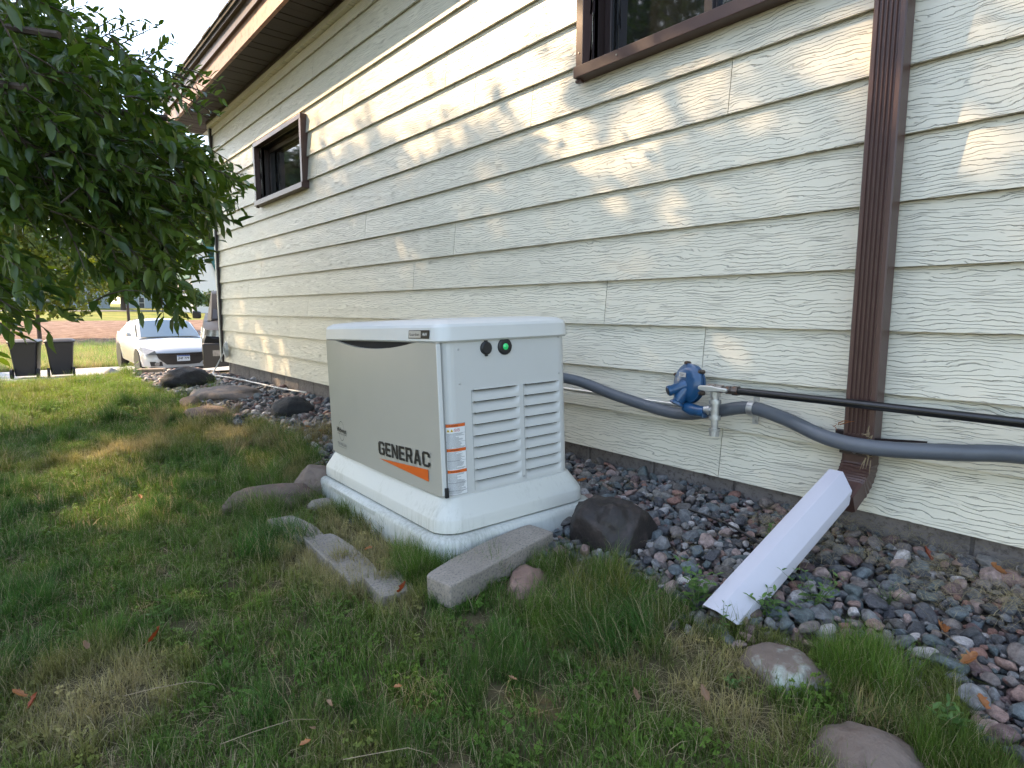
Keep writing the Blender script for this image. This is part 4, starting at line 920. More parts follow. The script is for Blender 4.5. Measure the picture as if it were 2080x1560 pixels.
# tan block
t = MB(); t.box((-.18, -.10, -.08), (.18, .10, .09)); o = t.build('paving_brick', M['tan_block'], bevel=.012); o.location = (-9.95, 1.58, -.04); o.rotation_euler = (0, 0, 1.2); tag(o, 'tan concrete brick standing alone near the driveway', 'brick')
# concrete edging: long block with a scalloped back edge
def edging(name, loc, rot, L2, W2, T2, label, grp, scal=True, seed=1):
    import bmesh
    n = 26; front = []; back = []
    for i in range(n + 1):
        u = i / n; x = -L2 / 2 + L2 * u
        front.append((x, -W2 / 2)); s_ = (math.sin(math.pi * ((u * 1.0) % 1.0))) ** .5 if scal else 1
        back.append((x, -W2 / 2 + W2 * (.80 + .20 * s_)))
    out2 = front + back[::-1]; v_ = [(x, y, -T2 / 2) for x, y in out2] + [(x, y, T2 / 2) for x, y in out2]; m = len(out2)
    f_ = [tuple(range(m - 1, -1, -1)), tuple(range(m, 2 * m))] + [(j, (j + 1) % m, m + (j + 1) % m, m + j) for j in range(m)]
    bm = bmesh.new(); vs_ = [bm.verts.new(p) for p in v_]; [bm.faces.new([vs_[k] for k in f]) for f in f_]
    bmesh.ops.triangulate(bm, faces=[f for f in bm.faces if len(f.verts) > 4])
    bmesh.ops.subdivide_edges(bm, edges=[e for e in bm.edges if e.calc_length() > .03], cuts=2, use_grid_fill=True)
    bmesh.ops.recalc_face_normals(bm, faces=bm.faces)
    me = bpy.data.meshes.new(name); bm.to_mesh(me); bm.free(); me.materials.append(M['concrete'])
    for v in me.vertices:
        c_ = v.co; k = .0035 * fbm(c_.x + seed * 5, c_.y, c_.z, 22, 3); v.co = c_ + c_.normalized() * k
    me.update(); o = link_mesh(name, me); o.location = loc; o.rotation_euler = rot
    b = o.modifiers.new('bevel', 'BEVEL'); b.width = .006; b.segments = 2; b.limit_method = 'ANGLE'; b.angle_limit = R_(50)
    return tag(o, label, 'edging block', grp)
edging('edging_block', (-1.497, 1.185, .066), (R_(1), R_(-3.0), R_(98.2)), .50, .135, .078, 'long grey concrete edging block lying loose on top of the pink stone', 'concrete edging blocks')
edging('edging_block', (-1.975, .872, -.004), (R_(-3), R_(2), R_(-2)), .44, .13, .05, 'sunken edging block with its rounded top showing in dry grass', 'concrete edging blocks', True, 3)
edging('edging_block', (-1.675, .895, -.004), (R_(-2), R_(3), R_(-4)), .17, .125, .05, 'short piece of edging block sunk beside the orange dry leaf', 'concrete edging blocks', True, 5)
edging('edging_block', (-2.36, .850, -.004), (R_(-4), R_(1), R_(4)), .30, .12, .05, 'edging block furthest left, nearly hidden by grass', 'concrete edging blocks', True, 7)

# ------------------------------------------------------------------ instancing through geometry nodes (for stuff)
def variant_coll(name, meshes):
    c = bpy.data.collections.new(name)
    for i, me in enumerate(meshes):
        o = bpy.data.objects.new('%s_%02d' % (name, i), me); c.objects.link(o)
    return c
def scatter(name, coll, P, Rt, Sc, idx, tint, label, parent=None, cat=None):
    n = len(P); me = bpy.data.meshes.new(name); me.vertices.add(n); me.vertices.foreach_set('co', np.asarray(P, np.float32).ravel())
    for nm, ty, ar in (('rot', 'FLOAT_VECTOR', Rt), ('scl', 'FLOAT_VECTOR', Sc), ('tint', 'FLOAT_VECTOR', tint)):
        a = me.attributes.new(nm, ty, 'POINT'); a.data.foreach_set('vector', np.asarray(ar, np.float32).ravel())
    a = me.attributes.new('idx', 'INT', 'POINT'); a.data.foreach_set('value', np.asarray(idx, np.int32))
    me.update(); o = link_mesh(name, me, parent, world=parent is not None)
    ng = bpy.data.node_groups.new(name, 'GeometryNodeTree'); ng.interface.new_socket('Geometry', in_out='INPUT', socket_type='NodeSocketGeometry'); ng.interface.new_socket('Geometry', in_out='OUTPUT', socket_type='NodeSocketGeometry')
    nn = ng.nodes; gi = nn.new('NodeGroupInput'); go = nn.new('NodeGroupOutput'); iop = nn.new('GeometryNodeInstanceOnPoints'); ci = nn.new('GeometryNodeCollectionInfo')
    ci.inputs['Collection'].default_value = coll; ci.inputs['Separate Children'].default_value = True; ci.inputs['Reset Children'].default_value = True
    m2p = nn.new('GeometryNodeMeshToPoints'); ng.links.new(gi.outputs[0], m2p.inputs['Mesh']); ng.links.new(m2p.outputs[0], iop.inputs['Points'])
    ng.links.new(ci.outputs[0], iop.inputs['Instance']); iop.inputs['Pick Instance'].default_value = True
    def na(nm, ty):
        a_ = nn.new('GeometryNodeInputNamedAttribute'); a_.data_type = ty; a_.inputs['Name'].default_value = nm; return a_.outputs['Attribute']
    ng.links.new(na('idx', 'INT'), iop.inputs['Instance Index']); e2r = nn.new('FunctionNodeEulerToRotation'); ng.links.new(na('rot', 'FLOAT_VECTOR'), e2r.inputs[0]); ng.links.new(e2r.outputs[0], iop.inputs['Rotation'])
    ng.links.new(na('scl', 'FLOAT_VECTOR'), iop.inputs['Scale']); ng.links.new(iop.outputs[0], go.inputs[0])
    md = o.modifiers.new('scatter', 'NODES'); md.node_group = ng
    o['kind'] = 'stuff'
    if label: o['label'] = label
    if cat: o['category'] = cat
    return o
# blade tufts
def tuft_mesh(name, seed, nb, rad, hmin, hmax, wid, bend, dry=0., flat=0., clover=0, leand=None):
    rs = np.random.RandomState(seed); V = []; F_ = []; LV = []; DR = []
    for b_ in range(nb):
        a = rs.uniform(0, 6.283); q = rad * math.sqrt(rs.rand()); p = np.array([math.cos(a) * q, math.sin(a) * q, -.004])
        h = rs.uniform(hmin, hmax); az = rs.uniform(0, 6.283) if leand is None else rs.normal(leand, .55); dirv = np.array([math.cos(az), math.sin(az), 0])
        lean = rs.uniform(.1, 1) * bend; w = wid * rs.uniform(.6, 1.2); sd = np.array([-math.sin(az + rs.uniform(-.9, .9)), math.cos(az + rs.uniform(-.9, .9)), 0]); sd /= np.linalg.norm(sd)
        n0 = len(V); bv = rs.rand(); dr_ = 1. if rs.rand() < dry else 0.
        st = 3; wob = rs.normal(0, .12, 2)
        for k in range(st + 1):
            t = k / st; out = lean * (t ** 1.6); up = math.sqrt(max(.05, 1 - min(.98, out * out))) * t
            if flat: up = t * (1 - t) * flat + .04
            c_ = p + dirv * h * out + np.array([wob[0] * t * t * h, wob[1] * t * t * h, h * up])
            ww = w * (1 - t ** 2.2) * .5
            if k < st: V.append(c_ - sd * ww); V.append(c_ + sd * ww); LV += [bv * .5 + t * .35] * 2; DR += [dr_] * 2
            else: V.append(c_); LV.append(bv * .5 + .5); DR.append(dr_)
        for k in range(st - 1): i0 = n0 + 2 * k; F_.append((i0, i0 + 1, i0 + 3, i0 + 2))
        F_.append((n0 + 2 * (st - 1), n0 + 2 * (st - 1) + 1, n0 + 2 * st))
    for c_ in range(clover):
        a = rs.uniform(0, 6.283); q = rad * 1.1 * math.sqrt(rs.rand()); cx, cy, cz = math.cos(a) * q, math.sin(a) * q, rs.uniform(.015, .04)
        for l in range(3):
            th = a + l * 2.09; r_ = rs.uniform(.003, .0055); cc = np.array([cx + math.cos(th) * r_, cy + math.sin(th) * r_, cz]); n0 = len(V)
            for k in range(6): V.append(cc + np.array([math.cos(k * 1.047) * r_ * .9, math.sin(k * 1.047) * r_ * .9, .002 * math.cos(k * 2.1)])); LV.append(.75); DR.append(0)
            F_.append(tuple(n0 + k for k in range(6)))
    me = bpy.data.meshes.new(name); me.from_pydata([tuple(v) for v in V], [], F_); me.materials.append(M['grass'])
    a_ = me.attributes.new('lv', 'FLOAT', 'POINT'); a_.data.foreach_set('value', LV); a_ = me.attributes.new('dry', 'FLOAT', 'POINT'); a_.data.foreach_set('value', DR)
    me.polygons.foreach_set('use_smooth', [True] * len(me.polygons)); me.update(); return me
T = [tuft_mesh('tuft', 1, 44, .035, .03, .065, .0022, .75, .10), tuft_mesh('tuft', 2, 44, .035, .03, .07, .0022, .9, .16), tuft_mesh('tuft', 3, 36, .035, .025, .05, .0024, .6, .06, clover=4),
     tuft_mesh('tuft', 4, 40, .04, .05, .10, .0020, 1.0, .30), tuft_mesh('tuft', 5, 60, .03, .07, .15, .0019, .85, .08), tuft_mesh('tuft', 6, 60, .035, .08, .17, .0018, 1.0, .12, leand=.3),
     tuft_mesh('tuft', 7, 26, .06, .05, .12, .0016, 1.2, 1., flat=.25), tuft_mesh('tuft', 8, 20, .05, .02, .04, .003, .6, .0, clover=12), tuft_mesh('tuft', 9, 14, .08, .12, .24, .0016, 1.3, 1., flat=.3), tuft_mesh('tuft', 10, 90, .035, .09, .16, .0018, .55, .05)]
TC = variant_coll('grass_tuft', T)
gcx, gcy = [], []
def in_pad(x, y, m=0.):
    lx, ly, _ = GR.transposed() @ (Vector((x, y, .05)) - Go)
    return -L_ - .09 - m < lx < .09 + m and -.09 - m < ly < W_ + .1 + m
ROCKXY = [(r[1][0], r[1][1], max(r[2][0], r[2][1])) for r in ROCKS]
P, Rt, Sc, ID, TI = [], [], [], [], []
rg2 = np.random.RandomState(21)
GREEN = np.array([.094, .162, .026]); BLUEG = np.array([.062, .142, .026]); YEL = np.array([.28, .24, .10]); OLIVE = np.array([.155, .165, .040])
PATCH = [(-1.03, 1.13, .22, .10), (-.80, 1.30, .20, .06), (-2.0, .78, .28, .06), (-2.1, 1.0, .4, .05), (-1.55, .86, .12, .10), (-.47, 1.40, .06, .04), (-1.05, .45, .3, .13), (-1.7, .1, .3, .22), (-1.35, .78, .10, .12), (-3.3, 1.1, .5, .15), (-4.6, 1.25, .4, .2), (-.62, 1.15, .2, .1)]
def add_tuft(x, y, idx, sc, tint, zoff=0., rot=None):
    z = terrain(x, y) + zoff; P.append((x, y, z)); Rt.append((rg2.uniform(-.15, .15), rg2.uniform(-.15, .15), rg2.uniform(0, 6.283) if rot is None else rot)); Sc.append((sc, sc, sc * rg2.uniform(.8, 1.15))); ID.append(idx); TI.append(tint)
NEARR = [(r_[1][0], r_[1][1], min(r_[2][0], r_[2][1])) for r_ in ROCKS if r_[1][0] > -3.2] + [(-1.36, 1.20, .08), (-1.31, 1.16, .06)]
n_try = 0
def lawn_cell(x0, x1, y0, y1, rho, sc):
    n = int((x1 - x0) * (y1 - y0) * rho)
    for _ in range(n):
        x = rg2.uniform(x0, x1); y = rg2.uniform(y0, y1)
        b = border(x) + .07 * fbm(x, 3, 0, 3., 2)
        if y > b: continue
        if x < -9.9 and y > .9 + (x + 9.9) * .0 and x < -10.3: continue
        if in_pad(x, y, -.01): continue
        if any(abs(x - a) < w_ and abs(y - b_) < .062 for a, b_, w_ in ((-1.975, .872, .215), (-1.675, .895, .08), (-2.36, .85, .14))) and rg2.rand() < .8: continue
        if any((x - a) ** 2 + (y - b_) ** 2 < (.75 * rr) ** 2 for a, b_, rr in NEARR): continue
        near_b = b - y
        f = fbm(x, y, 2., .9, 3); f2 = fbm(x + 5, y - 3, 8., 3.1, 2)
        dryf = f * 1.3 + f2 * .5
        for (px_, py_, ra, rb) in PATCH:
            u = (x - px_) / ra; w = (y - py_) / rb
            if u * u + w * w < 1.4: dryf += .55 * (1.4 - u * u - w * w)
        lit = ss(-6, -8.5, x)  # far lawn is paler itself, and sunlight is added into its tint
        t = ss(-.15, .35, f2); tint = GREEN * (1 - t) + BLUEG * t
        k = ss(-.05, .45, dryf); tint = tint * (1 - k * .75) + OLIVE * k * .75
        k2 = ss(.32, .8, dryf); tint = tint * (1 - k2) + YEL * 1.3 * k2
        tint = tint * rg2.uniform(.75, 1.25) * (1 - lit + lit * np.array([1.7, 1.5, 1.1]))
        r_ = rg2.rand()
        if k2 > .45 and r_ < .6: idx = rg2.choice([6, 3, 3, 8])
        elif near_b < .16 and r_ < .5 and x > -6: idx = rg2.choice([4, 5, 3])
        elif f2 > .18 and r_ < .35: idx = rg2.choice([4, 9, 5])
        elif r_ < .06: idx = 8
        elif r_ < .15: idx = 6
        elif r_ < .20: idx = 7
        else: idx = rg2.choice([0, 0, 1, 2, 3])
        if idx in (3, 4, 5, 9): r2 = .68 if x > -1.1 else .8
        else: r2 = .95
        add_tuft(x, y, idx, sc * r2 * rg2.uniform(.75, 1.2), tint)
lawn_cell(-3.2, .9, -.9, 1.75, 1050, 1.0)
lawn_cell(-6.2, -3.2, -1.0, 1.8, 620, 1.35)
lawn_cell(-10.6, -6.2, -1.6, 1.6, 300, 1.9)
lawn_cell(-6.2, 1.5, -2.4, -1.0, 160, 1.8)
lawn_cell(.9, 2.4, -1, 1.3, 200, 1.5)
def clump(x, y, r, n, idxs, sc, tint, z=0.):
    for _ in range(n):
        a = rg2.uniform(0, 6.283); q = r * math.sqrt(rg2.rand()); add_tuft(x + q * math.cos(a), y + q * math.sin(a), rg2.choice(idxs), sc * rg2.uniform(.7, 1.15), tint * rg2.uniform(.75, 1.25), z)
clump(-.455, 1.47, .085, 46, [9, 9, 4], .75, GREEN * 1.15)                # big upright tuft right of the lichen stone
clump(-.40, 1.38, .05, 10, [6, 3], .8, YEL * 1.2)
clump(-.23, 1.33, .07, 26, [4, 9], .7, GREEN * .9)
clump(-1.73, 1.02, .09, 26, [5, 4], .9, GREEN); clump(-1.62, 1.0, .06, 14, [4, 9], .9, GREEN)
clump(-1.20, 1.42, .07, 18, [4, 9, 5], .8, GREEN * 1.1); clump(-1.13, 1.30, .10, 22, [4, 5], .9, OLIVE * 1.2)
clump(-1.12, 1.13, .10, 24, [5, 5, 4], 1., GREEN * 1.05); clump(-1.0, 1.22, .12, 26, [5, 5], 1., BLUEG)
clump(-2.3, .76, .15, 24, [5, 4], 1., BLUEG); clump(-2.25, .98, .3, 30, [6, 3, 8], .9, YEL); clump(-1.9, .99, .22, 30, [6, 3, 4], .8, YEL)
clump(-1.82, .80, .15, 24, [6, 3], .9, YEL); clump(-3.2, 1.05, .25, 26, [4, 5], 1.1, GREEN); clump(-3.9, 1.35, .35, 40, [4, 5, 3], 1.3, YEL * .8); clump(-5.6, 1.15, .4, 30, [4, 3], 1.6, YEL)
clump(-2.72, .80, .12, 24, [4, 5], 1., GREEN)
clump(-7.0, 1.2, .5, 30, [4, 3, 0], 1.6, GREEN * 1.4)
# straw thrown over the stones near the foundation
for _ in range(210):
    x = rg2.uniform(-1.0, .9); y = rg2.uniform(1.95, 2.26) - (.25 * rg2.rand() if rg2.rand() < .4 else 0)
    add_tuft(x, y, rg2.choice([6, 8]), rg2.uniform(.6, 1.), YEL, .062)
for _ in range(60):
    x = rg2.uniform(-2.0, -.9); y = rg2.uniform(1.6, 2.25); add_tuft(x, y, 6, rg2.uniform(.35, .6), YEL, .045)
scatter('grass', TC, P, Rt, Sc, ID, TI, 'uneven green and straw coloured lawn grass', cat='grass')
# far grass texture beyond the driveway
P, Rt, Sc, ID, TI = [], [], [], [], []
for _ in range(9000):
    x = -23.5 - 16 * rg2.rand() ** 1.1; y = rg2.uniform(-3, 12 - x * .02) * (-x / 24)
    nbv = fbm(x, y, 0, .12, 2)
    if x < -36 + nbv * 8 and rg2.rand() < .8: continue
    add_tuft(x, y, rg2.choice([0, 1, 3]), rg2.uniform(3., 5.), (GREEN * 2.0 if rg2.rand() < .5 else YEL * 1.5) * rg2.uniform(.7, 1.3))
scatter('meadow_grass', TC, P, Rt, Sc, ID, TI, 'rough sunlit grass beyond the driveway', cat='grass')

# ------------------------------------------------------------------ gravel bed
def stone_mesh(seed, sub=2):
    import bmesh
    bm = bmesh.new(); bmesh.ops.create_icosphere(bm, subdivisions=sub, radius=1); rs_ = random.Random(seed)
    planes = [(Vector((rs_.gauss(0, 1), rs_.gauss(0, 1), rs_.gauss(0, 1))).normalized(), rs_.uniform(.52, .86)) for _ in range(10)]
    sx, sy, sz = 1., rs_.uniform(.62, .95), rs_.uniform(.42, .68)
    for v in bm.verts:
        p = v.co.copy(); k = 1 + .28 * fbm(p.x + seed * 7, p.y, p.z, .9, 2)
        q = p * k
        for n_, d_ in planes:
            e = q.dot(n_) - d_
            if e > 0: q -= n_ * e * .93
        v.co = Vector((q.x * sx, q.y * sy, q.z * sz))
    me = bpy.data.meshes.new('river_stone'); bm.to_mesh(me); bm.free(); me.materials.append(M['stone']); me.polygons.foreach_set('use_smooth', [True] * len(me.polygons)); me.update(); return me
SM = [stone_mesh(i, 3) for i in range(14)]
bed_rows = []
for x in np.arange(-10.8, 3.2, .25):
    b = border(x) - .03; top_y = 2.30 if x > -8.7 else (2.30 - .35 * ss(-8.7, -9.4, x))
    bed_rows.append([(x, b + (top_y - b) * t) for t in np.linspace(0, 1, 5)])
bed = sheet('gravel_bed', bed_rows, pm('bed_soil', (.045, .038, .032), .95, var=.4, scale=30, bump=.006), 'bed of dark and pinkish river stones along the foundation', .003)
cand = []
rs = np.random.RandomState(99); cellsz = .06; gridd = {}
def ok_place(x, y, r, lay):
    ci, cj = int(x / cellsz), int(y / cellsz)
    for a in (-1, 0, 1):
        for b_ in (-1, 0, 1):
            for (qx, qy, qr) in gridd.get((lay, ci + a, cj + b_), ()):
                if (qx - x) ** 2 + (qy - y) ** 2 < (.74 * (r + qr)) ** 2: return False
    gridd.setdefault((lay, ci, cj), []).append((x, y, r)); return True
def gravel_ok(x, y):
    b = border(x) + .05 * fbm(x, 3, 0, 3., 2)
    if x < -8.7 and y > 2.2: return False
    if y < b + .0 or y > 2.275: return False
    if in_pad(x, y, -.015): return False
    for (rx, ry, rr) in ROCKXY:
        if (x - rx) ** 2 + (y - ry) ** 2 < (rr * .72) ** 2: return False
    return True
for lay, tries_, zo in ((0, 30000, .004), (1, 16000, .021), (2, 26000, .012)):
    for _ in range(tries_):
        u = rs.rand(); x = -10.6 + 11.8 * (u ** .8) if rs.rand() < .65 else rs.uniform(-2.4, 1.2)
        y = rs.uniform(.9, 2.275)
        if not gravel_ok(x, y): continue
        far = x < -3.2
        r = (rs.uniform(.013, .030) if rs.rand() < .8 else rs.uniform(.028, .038)) * (1.15 if far else 1.)
        if x < -6: r *= 1.2
        if lay == 1 and rs.rand() < .3: continue
        if lay == 2: r = rs.uniform(.006, .013) * (1.2 if far else 1); zo = rs.uniform(.010, .026)
        if not ok_place(x, y, r, lay): continue
        cand.append((x, y, r, lay, zo))
for _ in range(500):    # a few strays spilling into the border grass
    x = rs.uniform(-2.4, .6); y = border(x) - abs(rs.normal(0, .035))
    if in_pad(x, y): continue
    cand.append((x, y, rs.uniform(.012, .024), 0, .0)) if ok_place(x, y, .02, 0) else None
camp = np.array(cam.matrix_world.translation)
def score(c): x, y, r = c[0], c[1], c[2]; d_ = math.hypot(x, y); fwd = -x * .7567 + y * .6422; vis = (x > -9) and y / max(-x, .02) > 0 and (x * .6468 + y * .7626) / max(fwd, .05) < .87 and (fwd > .9 or True) and (.78) / max(fwd, .1) < .80; return (r / d_) if vis and fwd > .3 else 0
cand.sort(key=score, reverse=True)
for i, (x, y, r, lay, zo) in enumerate(cand[:299]):
    o = link_mesh('river_stone', SM[rs.randint(len(SM))], bed, world=False)
    o.location = (x, y, terrain(x, y) + zo + r * .38); o.rotation_euler = (rs.normal(0, .35), rs.normal(0, .35), rs.uniform(0, 6.28)); s_ = r * 1.12; o.scale = (s_, s_, s_ * rs.uniform(.85, 1.2))
P, Rt, Sc, ID, TI = [], [], [], [], []
for (x, y, r, lay, zo) in cand[299:]:
    P.append((x, y, terrain(x, y) + zo + r * .38)); Rt.append((rs.normal(0, .35), rs.normal(0, .35), rs.uniform(0, 6.28))); Sc.append((r * 1.12, r * 1.12, r * 1.12 * rs.uniform(.85, 1.2))); ID.append(rs.randint(len(SM))); TI.append((1, 1, 1))
scatter('small_river_stones', variant_coll('gravel_variant', SM), P, Rt, Sc, ID, TI, None, parent=bed)
print('stones', len(cand))

# ------------------------------------------------------------------ fallen leaves, weeds
def leaf_mesh(seed, mat, n=1):
    rs_ = random.Random(seed); mb = MB(); k = 12; vs_ = []; curl = rs_.uniform(.5, 1.3); tw_ = rs_.uniform(-.9, .9)
    for i in range(k + 1):
        t = i / k; w = .27 * math.sin(math.pi * min(1, t * .9 + .07)) ** .7 * (1 + .22 * math.sin(t * 23 + seed)); zc = curl * .5 * (t - .5) ** 2
        for s_ in (-1, -.5, 0, .5, 1):
            a_ = s_ * w * (1 + rs_.uniform(-.25, .12)); z_ = zc + abs(s_) ** 1.5 * w * curl * (1.1 if s_ > 0 else .7) + rs_.uniform(-.02, .02); q_ = tw_ * (t - .5)
            vs_.append((t - .08 * abs(s_) * math.sin(t * 9), a_ * math.cos(q_) * (1 - .25 * curl * abs(s_)) - z_ * math.sin(q_), a_ * math.sin(q_) + z_ * math.cos(q_)))
    fs = [(a * 5 + b_, (a + 1) * 5 + b_, (a + 1) * 5 + b_ + 1, a * 5 + b_ + 1) for a in range(k) for b_ in range(4)]
    mb.add(vs_, fs); mb.tube([(0, 0, curl * .25), (-.25, .02, curl * .3)], [.012, .008], 4)
    me = mb.mesh('fallen_leaf', mat, smooth=180); a_ = me.attributes.new('lv', 'FLOAT', 'POINT'); a_.data.foreach_set('value', [rs_.uniform(.1, .9) * .3 + (.4 * (i % 5) / 4) for i in range(len(me.vertices))]); return me
M['dead_red'] = leaf_material('red_dry_leaf', (.15, .03, .012), (.32, .08, .03), .25, .5)
M['dead_pale'] = leaf_material('pale_dry_leaf', (.24, .15, .09), (.36, .24, .15), .2, .6)
LF = [leaf_mesh(i, m) for i, m in enumerate((M['dead'], M['dead_red'], M['dead_pale'], M['dead']) * 3)]
FL = [(-1.698, .226, .05, 1, .052, 'bright red curled leaf standing in the lawn at lower left'), (-1.78, .10, .04, 2, .035, 'narrow faded leaf left of the bright red leaf'), (-1.515, .845, .055, 1, .05, 'rust orange leaf between the sunken edging and the loose block'),
      (-.745, 1.0, .04, 2, .032, 'pale tan leaf in dark grass below the lichen stone, left one'), (-.64, 1.11, .04, 2, .042, 'pale tan crumpled leaf below the lichen stone, right one'), (-1.107, .387, .035, 0, .022, 'small rust leaf near the bottom edge left of centre'),
      (-1.133, .43, .035, 2, .018, 'tiny pale flake above the small rust leaf'), (-1.204, .482, .035, 2, .022, 'small pale pinkish leaf in the lower centre lawn'), (-1.146, .619, .04, 0, .02, 'small orange leaf in the deep green clump'),
      (-1.607, -.022, .03, 1, .035, 'dark red leaf by the left edge of lawn'), (-1.66, -.03, .03, 0, .04, 'orange brown leaf at the far left edge of the picture'), (-.985, .85, .04, 2, .022, 'small pale leaf in grass right of centre'),
      (-.297, 1.60, .085, 0, .05, 'orange leaf wedged in stones beside the upright tuft'), (-.235, 1.47, .07, 0, .045, 'curled orange leaf on the stones at lower right'), (-.50, 2.10, .13, 1, .045, 'reddish brown leaf lying against the foundation block'),
      (-1.78, 1.95, .14, 0, .045, 'orange leaf on the gravel between pad and wall'), (-4.1, 1.60, .07, 0, .06, 'orange leaf on the gravel left of the generator'), (-3.98, 1.62, .06, 0, .05, 'second orange leaf right beside the first, left of generator'),
      (-.33, 2.14, .12, 0, .05, 'brown leaf on straw by the right foundation joint'), (-3.15, .42, .03, 0, .04, 'small orange leaf in the mid lawn left of generator'), (-1.90, .95, .05, 0, .03, 'tan leaf on dry grass below the pad front'), (-.36, 1.70, .085, 0, .06, 'long orange leaf among the big stones at right')]
for i, (x, y, z, k, s_, lb) in enumerate(FL):
    o = link_mesh('fallen_leaf', LF[k + 4 * (i % 3)]); o.location = (x, y, max(z, terrain(x, y) + .05)); o.scale = (s_, s_, s_); o.rotation_euler = (random.uniform(-.35, .35), random.uniform(-.35, .2) if k != 1 else -1.0, random.uniform(0, 6.28)); tag(o, lb, 'leaf', 'dry leaves fallen on grass and gravel')
def weed(x, y, h, n, spread, label, seed, name='weed', lsz=.03):
    rs_ = np.random.RandomState(seed); z0 = terrain(x, y) + .01; root = thing(name, (x, y, z0), label, 'weed', 'weeds by the gravel'); st = MB(); P_, D_, U_, Ls = [], [], [], []
    for s_ in range(n):
        a = rs_.uniform(0, 6.28); lean = rs_.uniform(.1, 1) * spread; hh = h * rs_.uniform(.55, 1); p0 = Vector((x, y, z0 - .01)); pts_ = [p0]
        for k in range(1, 6): t = k / 5; pts_.append(p0 + Vector((math.cos(a) * lean * t ** 1.4, math.sin(a) * lean * t ** 1.4, hh * t)))
        st.tube(pts_, [.0016, .0014, .0012, .001, .0008, .0005], 4)
        for k in range(1, 6):
            for sgn in (-1, 1):
                P_.append(tuple(pts_[k])); th = a + sgn * 1.3 + k * .9; D_.append((math.cos(th), math.sin(th), .35 + .3 * (k == 5))); U_.append((rs_.normal(0, .2), rs_.normal(0, .2), 1)); Ls.append(lsz * rs_.uniform(.6, 1.2) * (1.1 - .12 * k))
    st.build('stem', M['stem'], root, world=True); lo_ = leaf_batch(P_, D_, U_, Ls, 'foliage', M['weed'], root, width=1.1); return root
weed(-.885, 1.445, .17, 9, .06, 'tall leafy weed left of the white spout end', 1, lsz=.044)
weed(-.915, 1.93, .12, 4, .03, 'small leafy weed behind the white spout in the gravel', 2, lsz=.038)
weed(-.72, 1.56, .10, 9, .10, 'spreading leafy weed under the right side of white spout', 3, lsz=.042)
weed(-.66, 1.68, .13, 7, .10, 'vine like weed climbing beside the white spout middle', 4, lsz=.03)
weed(-.78, 1.40, .13, 2, .02, 'thin dark stem weed in front of the white spout', 5, lsz=.022)
weed(-.275, 1.40, .08, 6, .05, 'low bright weed at right below the upright tuft', 6, lsz=.046)
weed(-.66, 1.24, .05, 4, .04, 'tiny light green weed in front of the lichen stone', 7, lsz=.024)
weed(-.52, 1.83, .07, 9, .06, 'pale feathery weed on the stones right of spout', 8, lsz=.010)
weed(-2.95, 1.25, .16, 5, .08, 'yellowish weed at the rear left corner of the pad', 9, lsz=.035)
weed(-9.6, 1.35, .22, 6, .2, 'bright weed by the driveway edge near the tan brick', 10, lsz=.09)
# thin black drip line in the gravel
dl = thing('drip_line', (-.98, 1.95, .13), 'thin black irrigation tube in the gravel left of white spout', 'tube')
MB().tube(bez([(-1.28, 2.0, .125), (-1.1, 1.96, .128), (-.95, 1.9, .122), (-.84, 1.85, .105)]), .0045, 8).build('tube', M['poly'], dl, smooth=80, world=True)
# long dry stalks lying in the grass
for i, (x, y, az, ln, lb) in enumerate([(-1.62, .15, .9, .22, 'long pale stalk lying in the lawn at far left'), (-1.28, .28, 1.1, .20, 'long pale stalk at lower left near bottom edge'), (-1.05, .45, .8, .18, 'pale stalk crossing the dry patch at the bottom'), (-.27, 1.62, 2.6, .14, 'pale stalk resting on the right stones')]):
    z = terrain(x, y) + .05; t = thing('dry_stalk', (x, y, z), lb, 'stalk', 'dry stalks in the grass'); d_ = Vector((math.cos(az), math.sin(az), .12))
    MB().tube([(0, 0, 0), tuple(d_ * ln * .35 + Vector((.006, -.004, .014))), tuple(d_ * ln * .7 + Vector((-.004, .01, .010))), tuple(d_ * ln)], [.0010, .0009, .0007, .0004], 4).build('stem', M['straw'], t)

# ------------------------------------------------------------------ near tree at left (leaves hang close to the camera)
Cw = np.array([[0.64682523, -0.094901, 0.7567106], [0.76263447, 0.07736003, -0.64218696], [0.00240503, 0.99247631, 0.12241319]])
def ray(px, py):
    v = Cw @ np.array([px - 1040., -(py - 780.), -1212.]); return v / -v[0]
POLY = [(-60, -60), (60, -60), (120, 25), (200, 70), (285, 120), (300, 205), (350, 235), (395, 292), (425, 305), (470, 345), (450, 385), (402, 425), (375, 480), (368, 560), (350, 590), (325, 605), (300, 560), (232, 590), (190, 545), (120, 530), (92, 570), (62, 625), (-50, 650)]
HOLES = [(250, 318, 42, 13), (330, 332, 20, 14), (20, 445, 45, 40), (240, 240, 20, 16), (110, 480, 34, 26), (160, 60, 22, 14), (300, 200, 16, 12)]
def inpoly(x, y, poly):
    c = False; j = len(poly) - 1
    for i in range(len(poly)):
        xi, yi = poly[i]; xj, yj = poly[j]
        if (yi > y) != (yj > y) and x < (xj - xi) * (y - yi) / (yj - yi + 1e-9) + xi: c = not c
        j = i
    return c
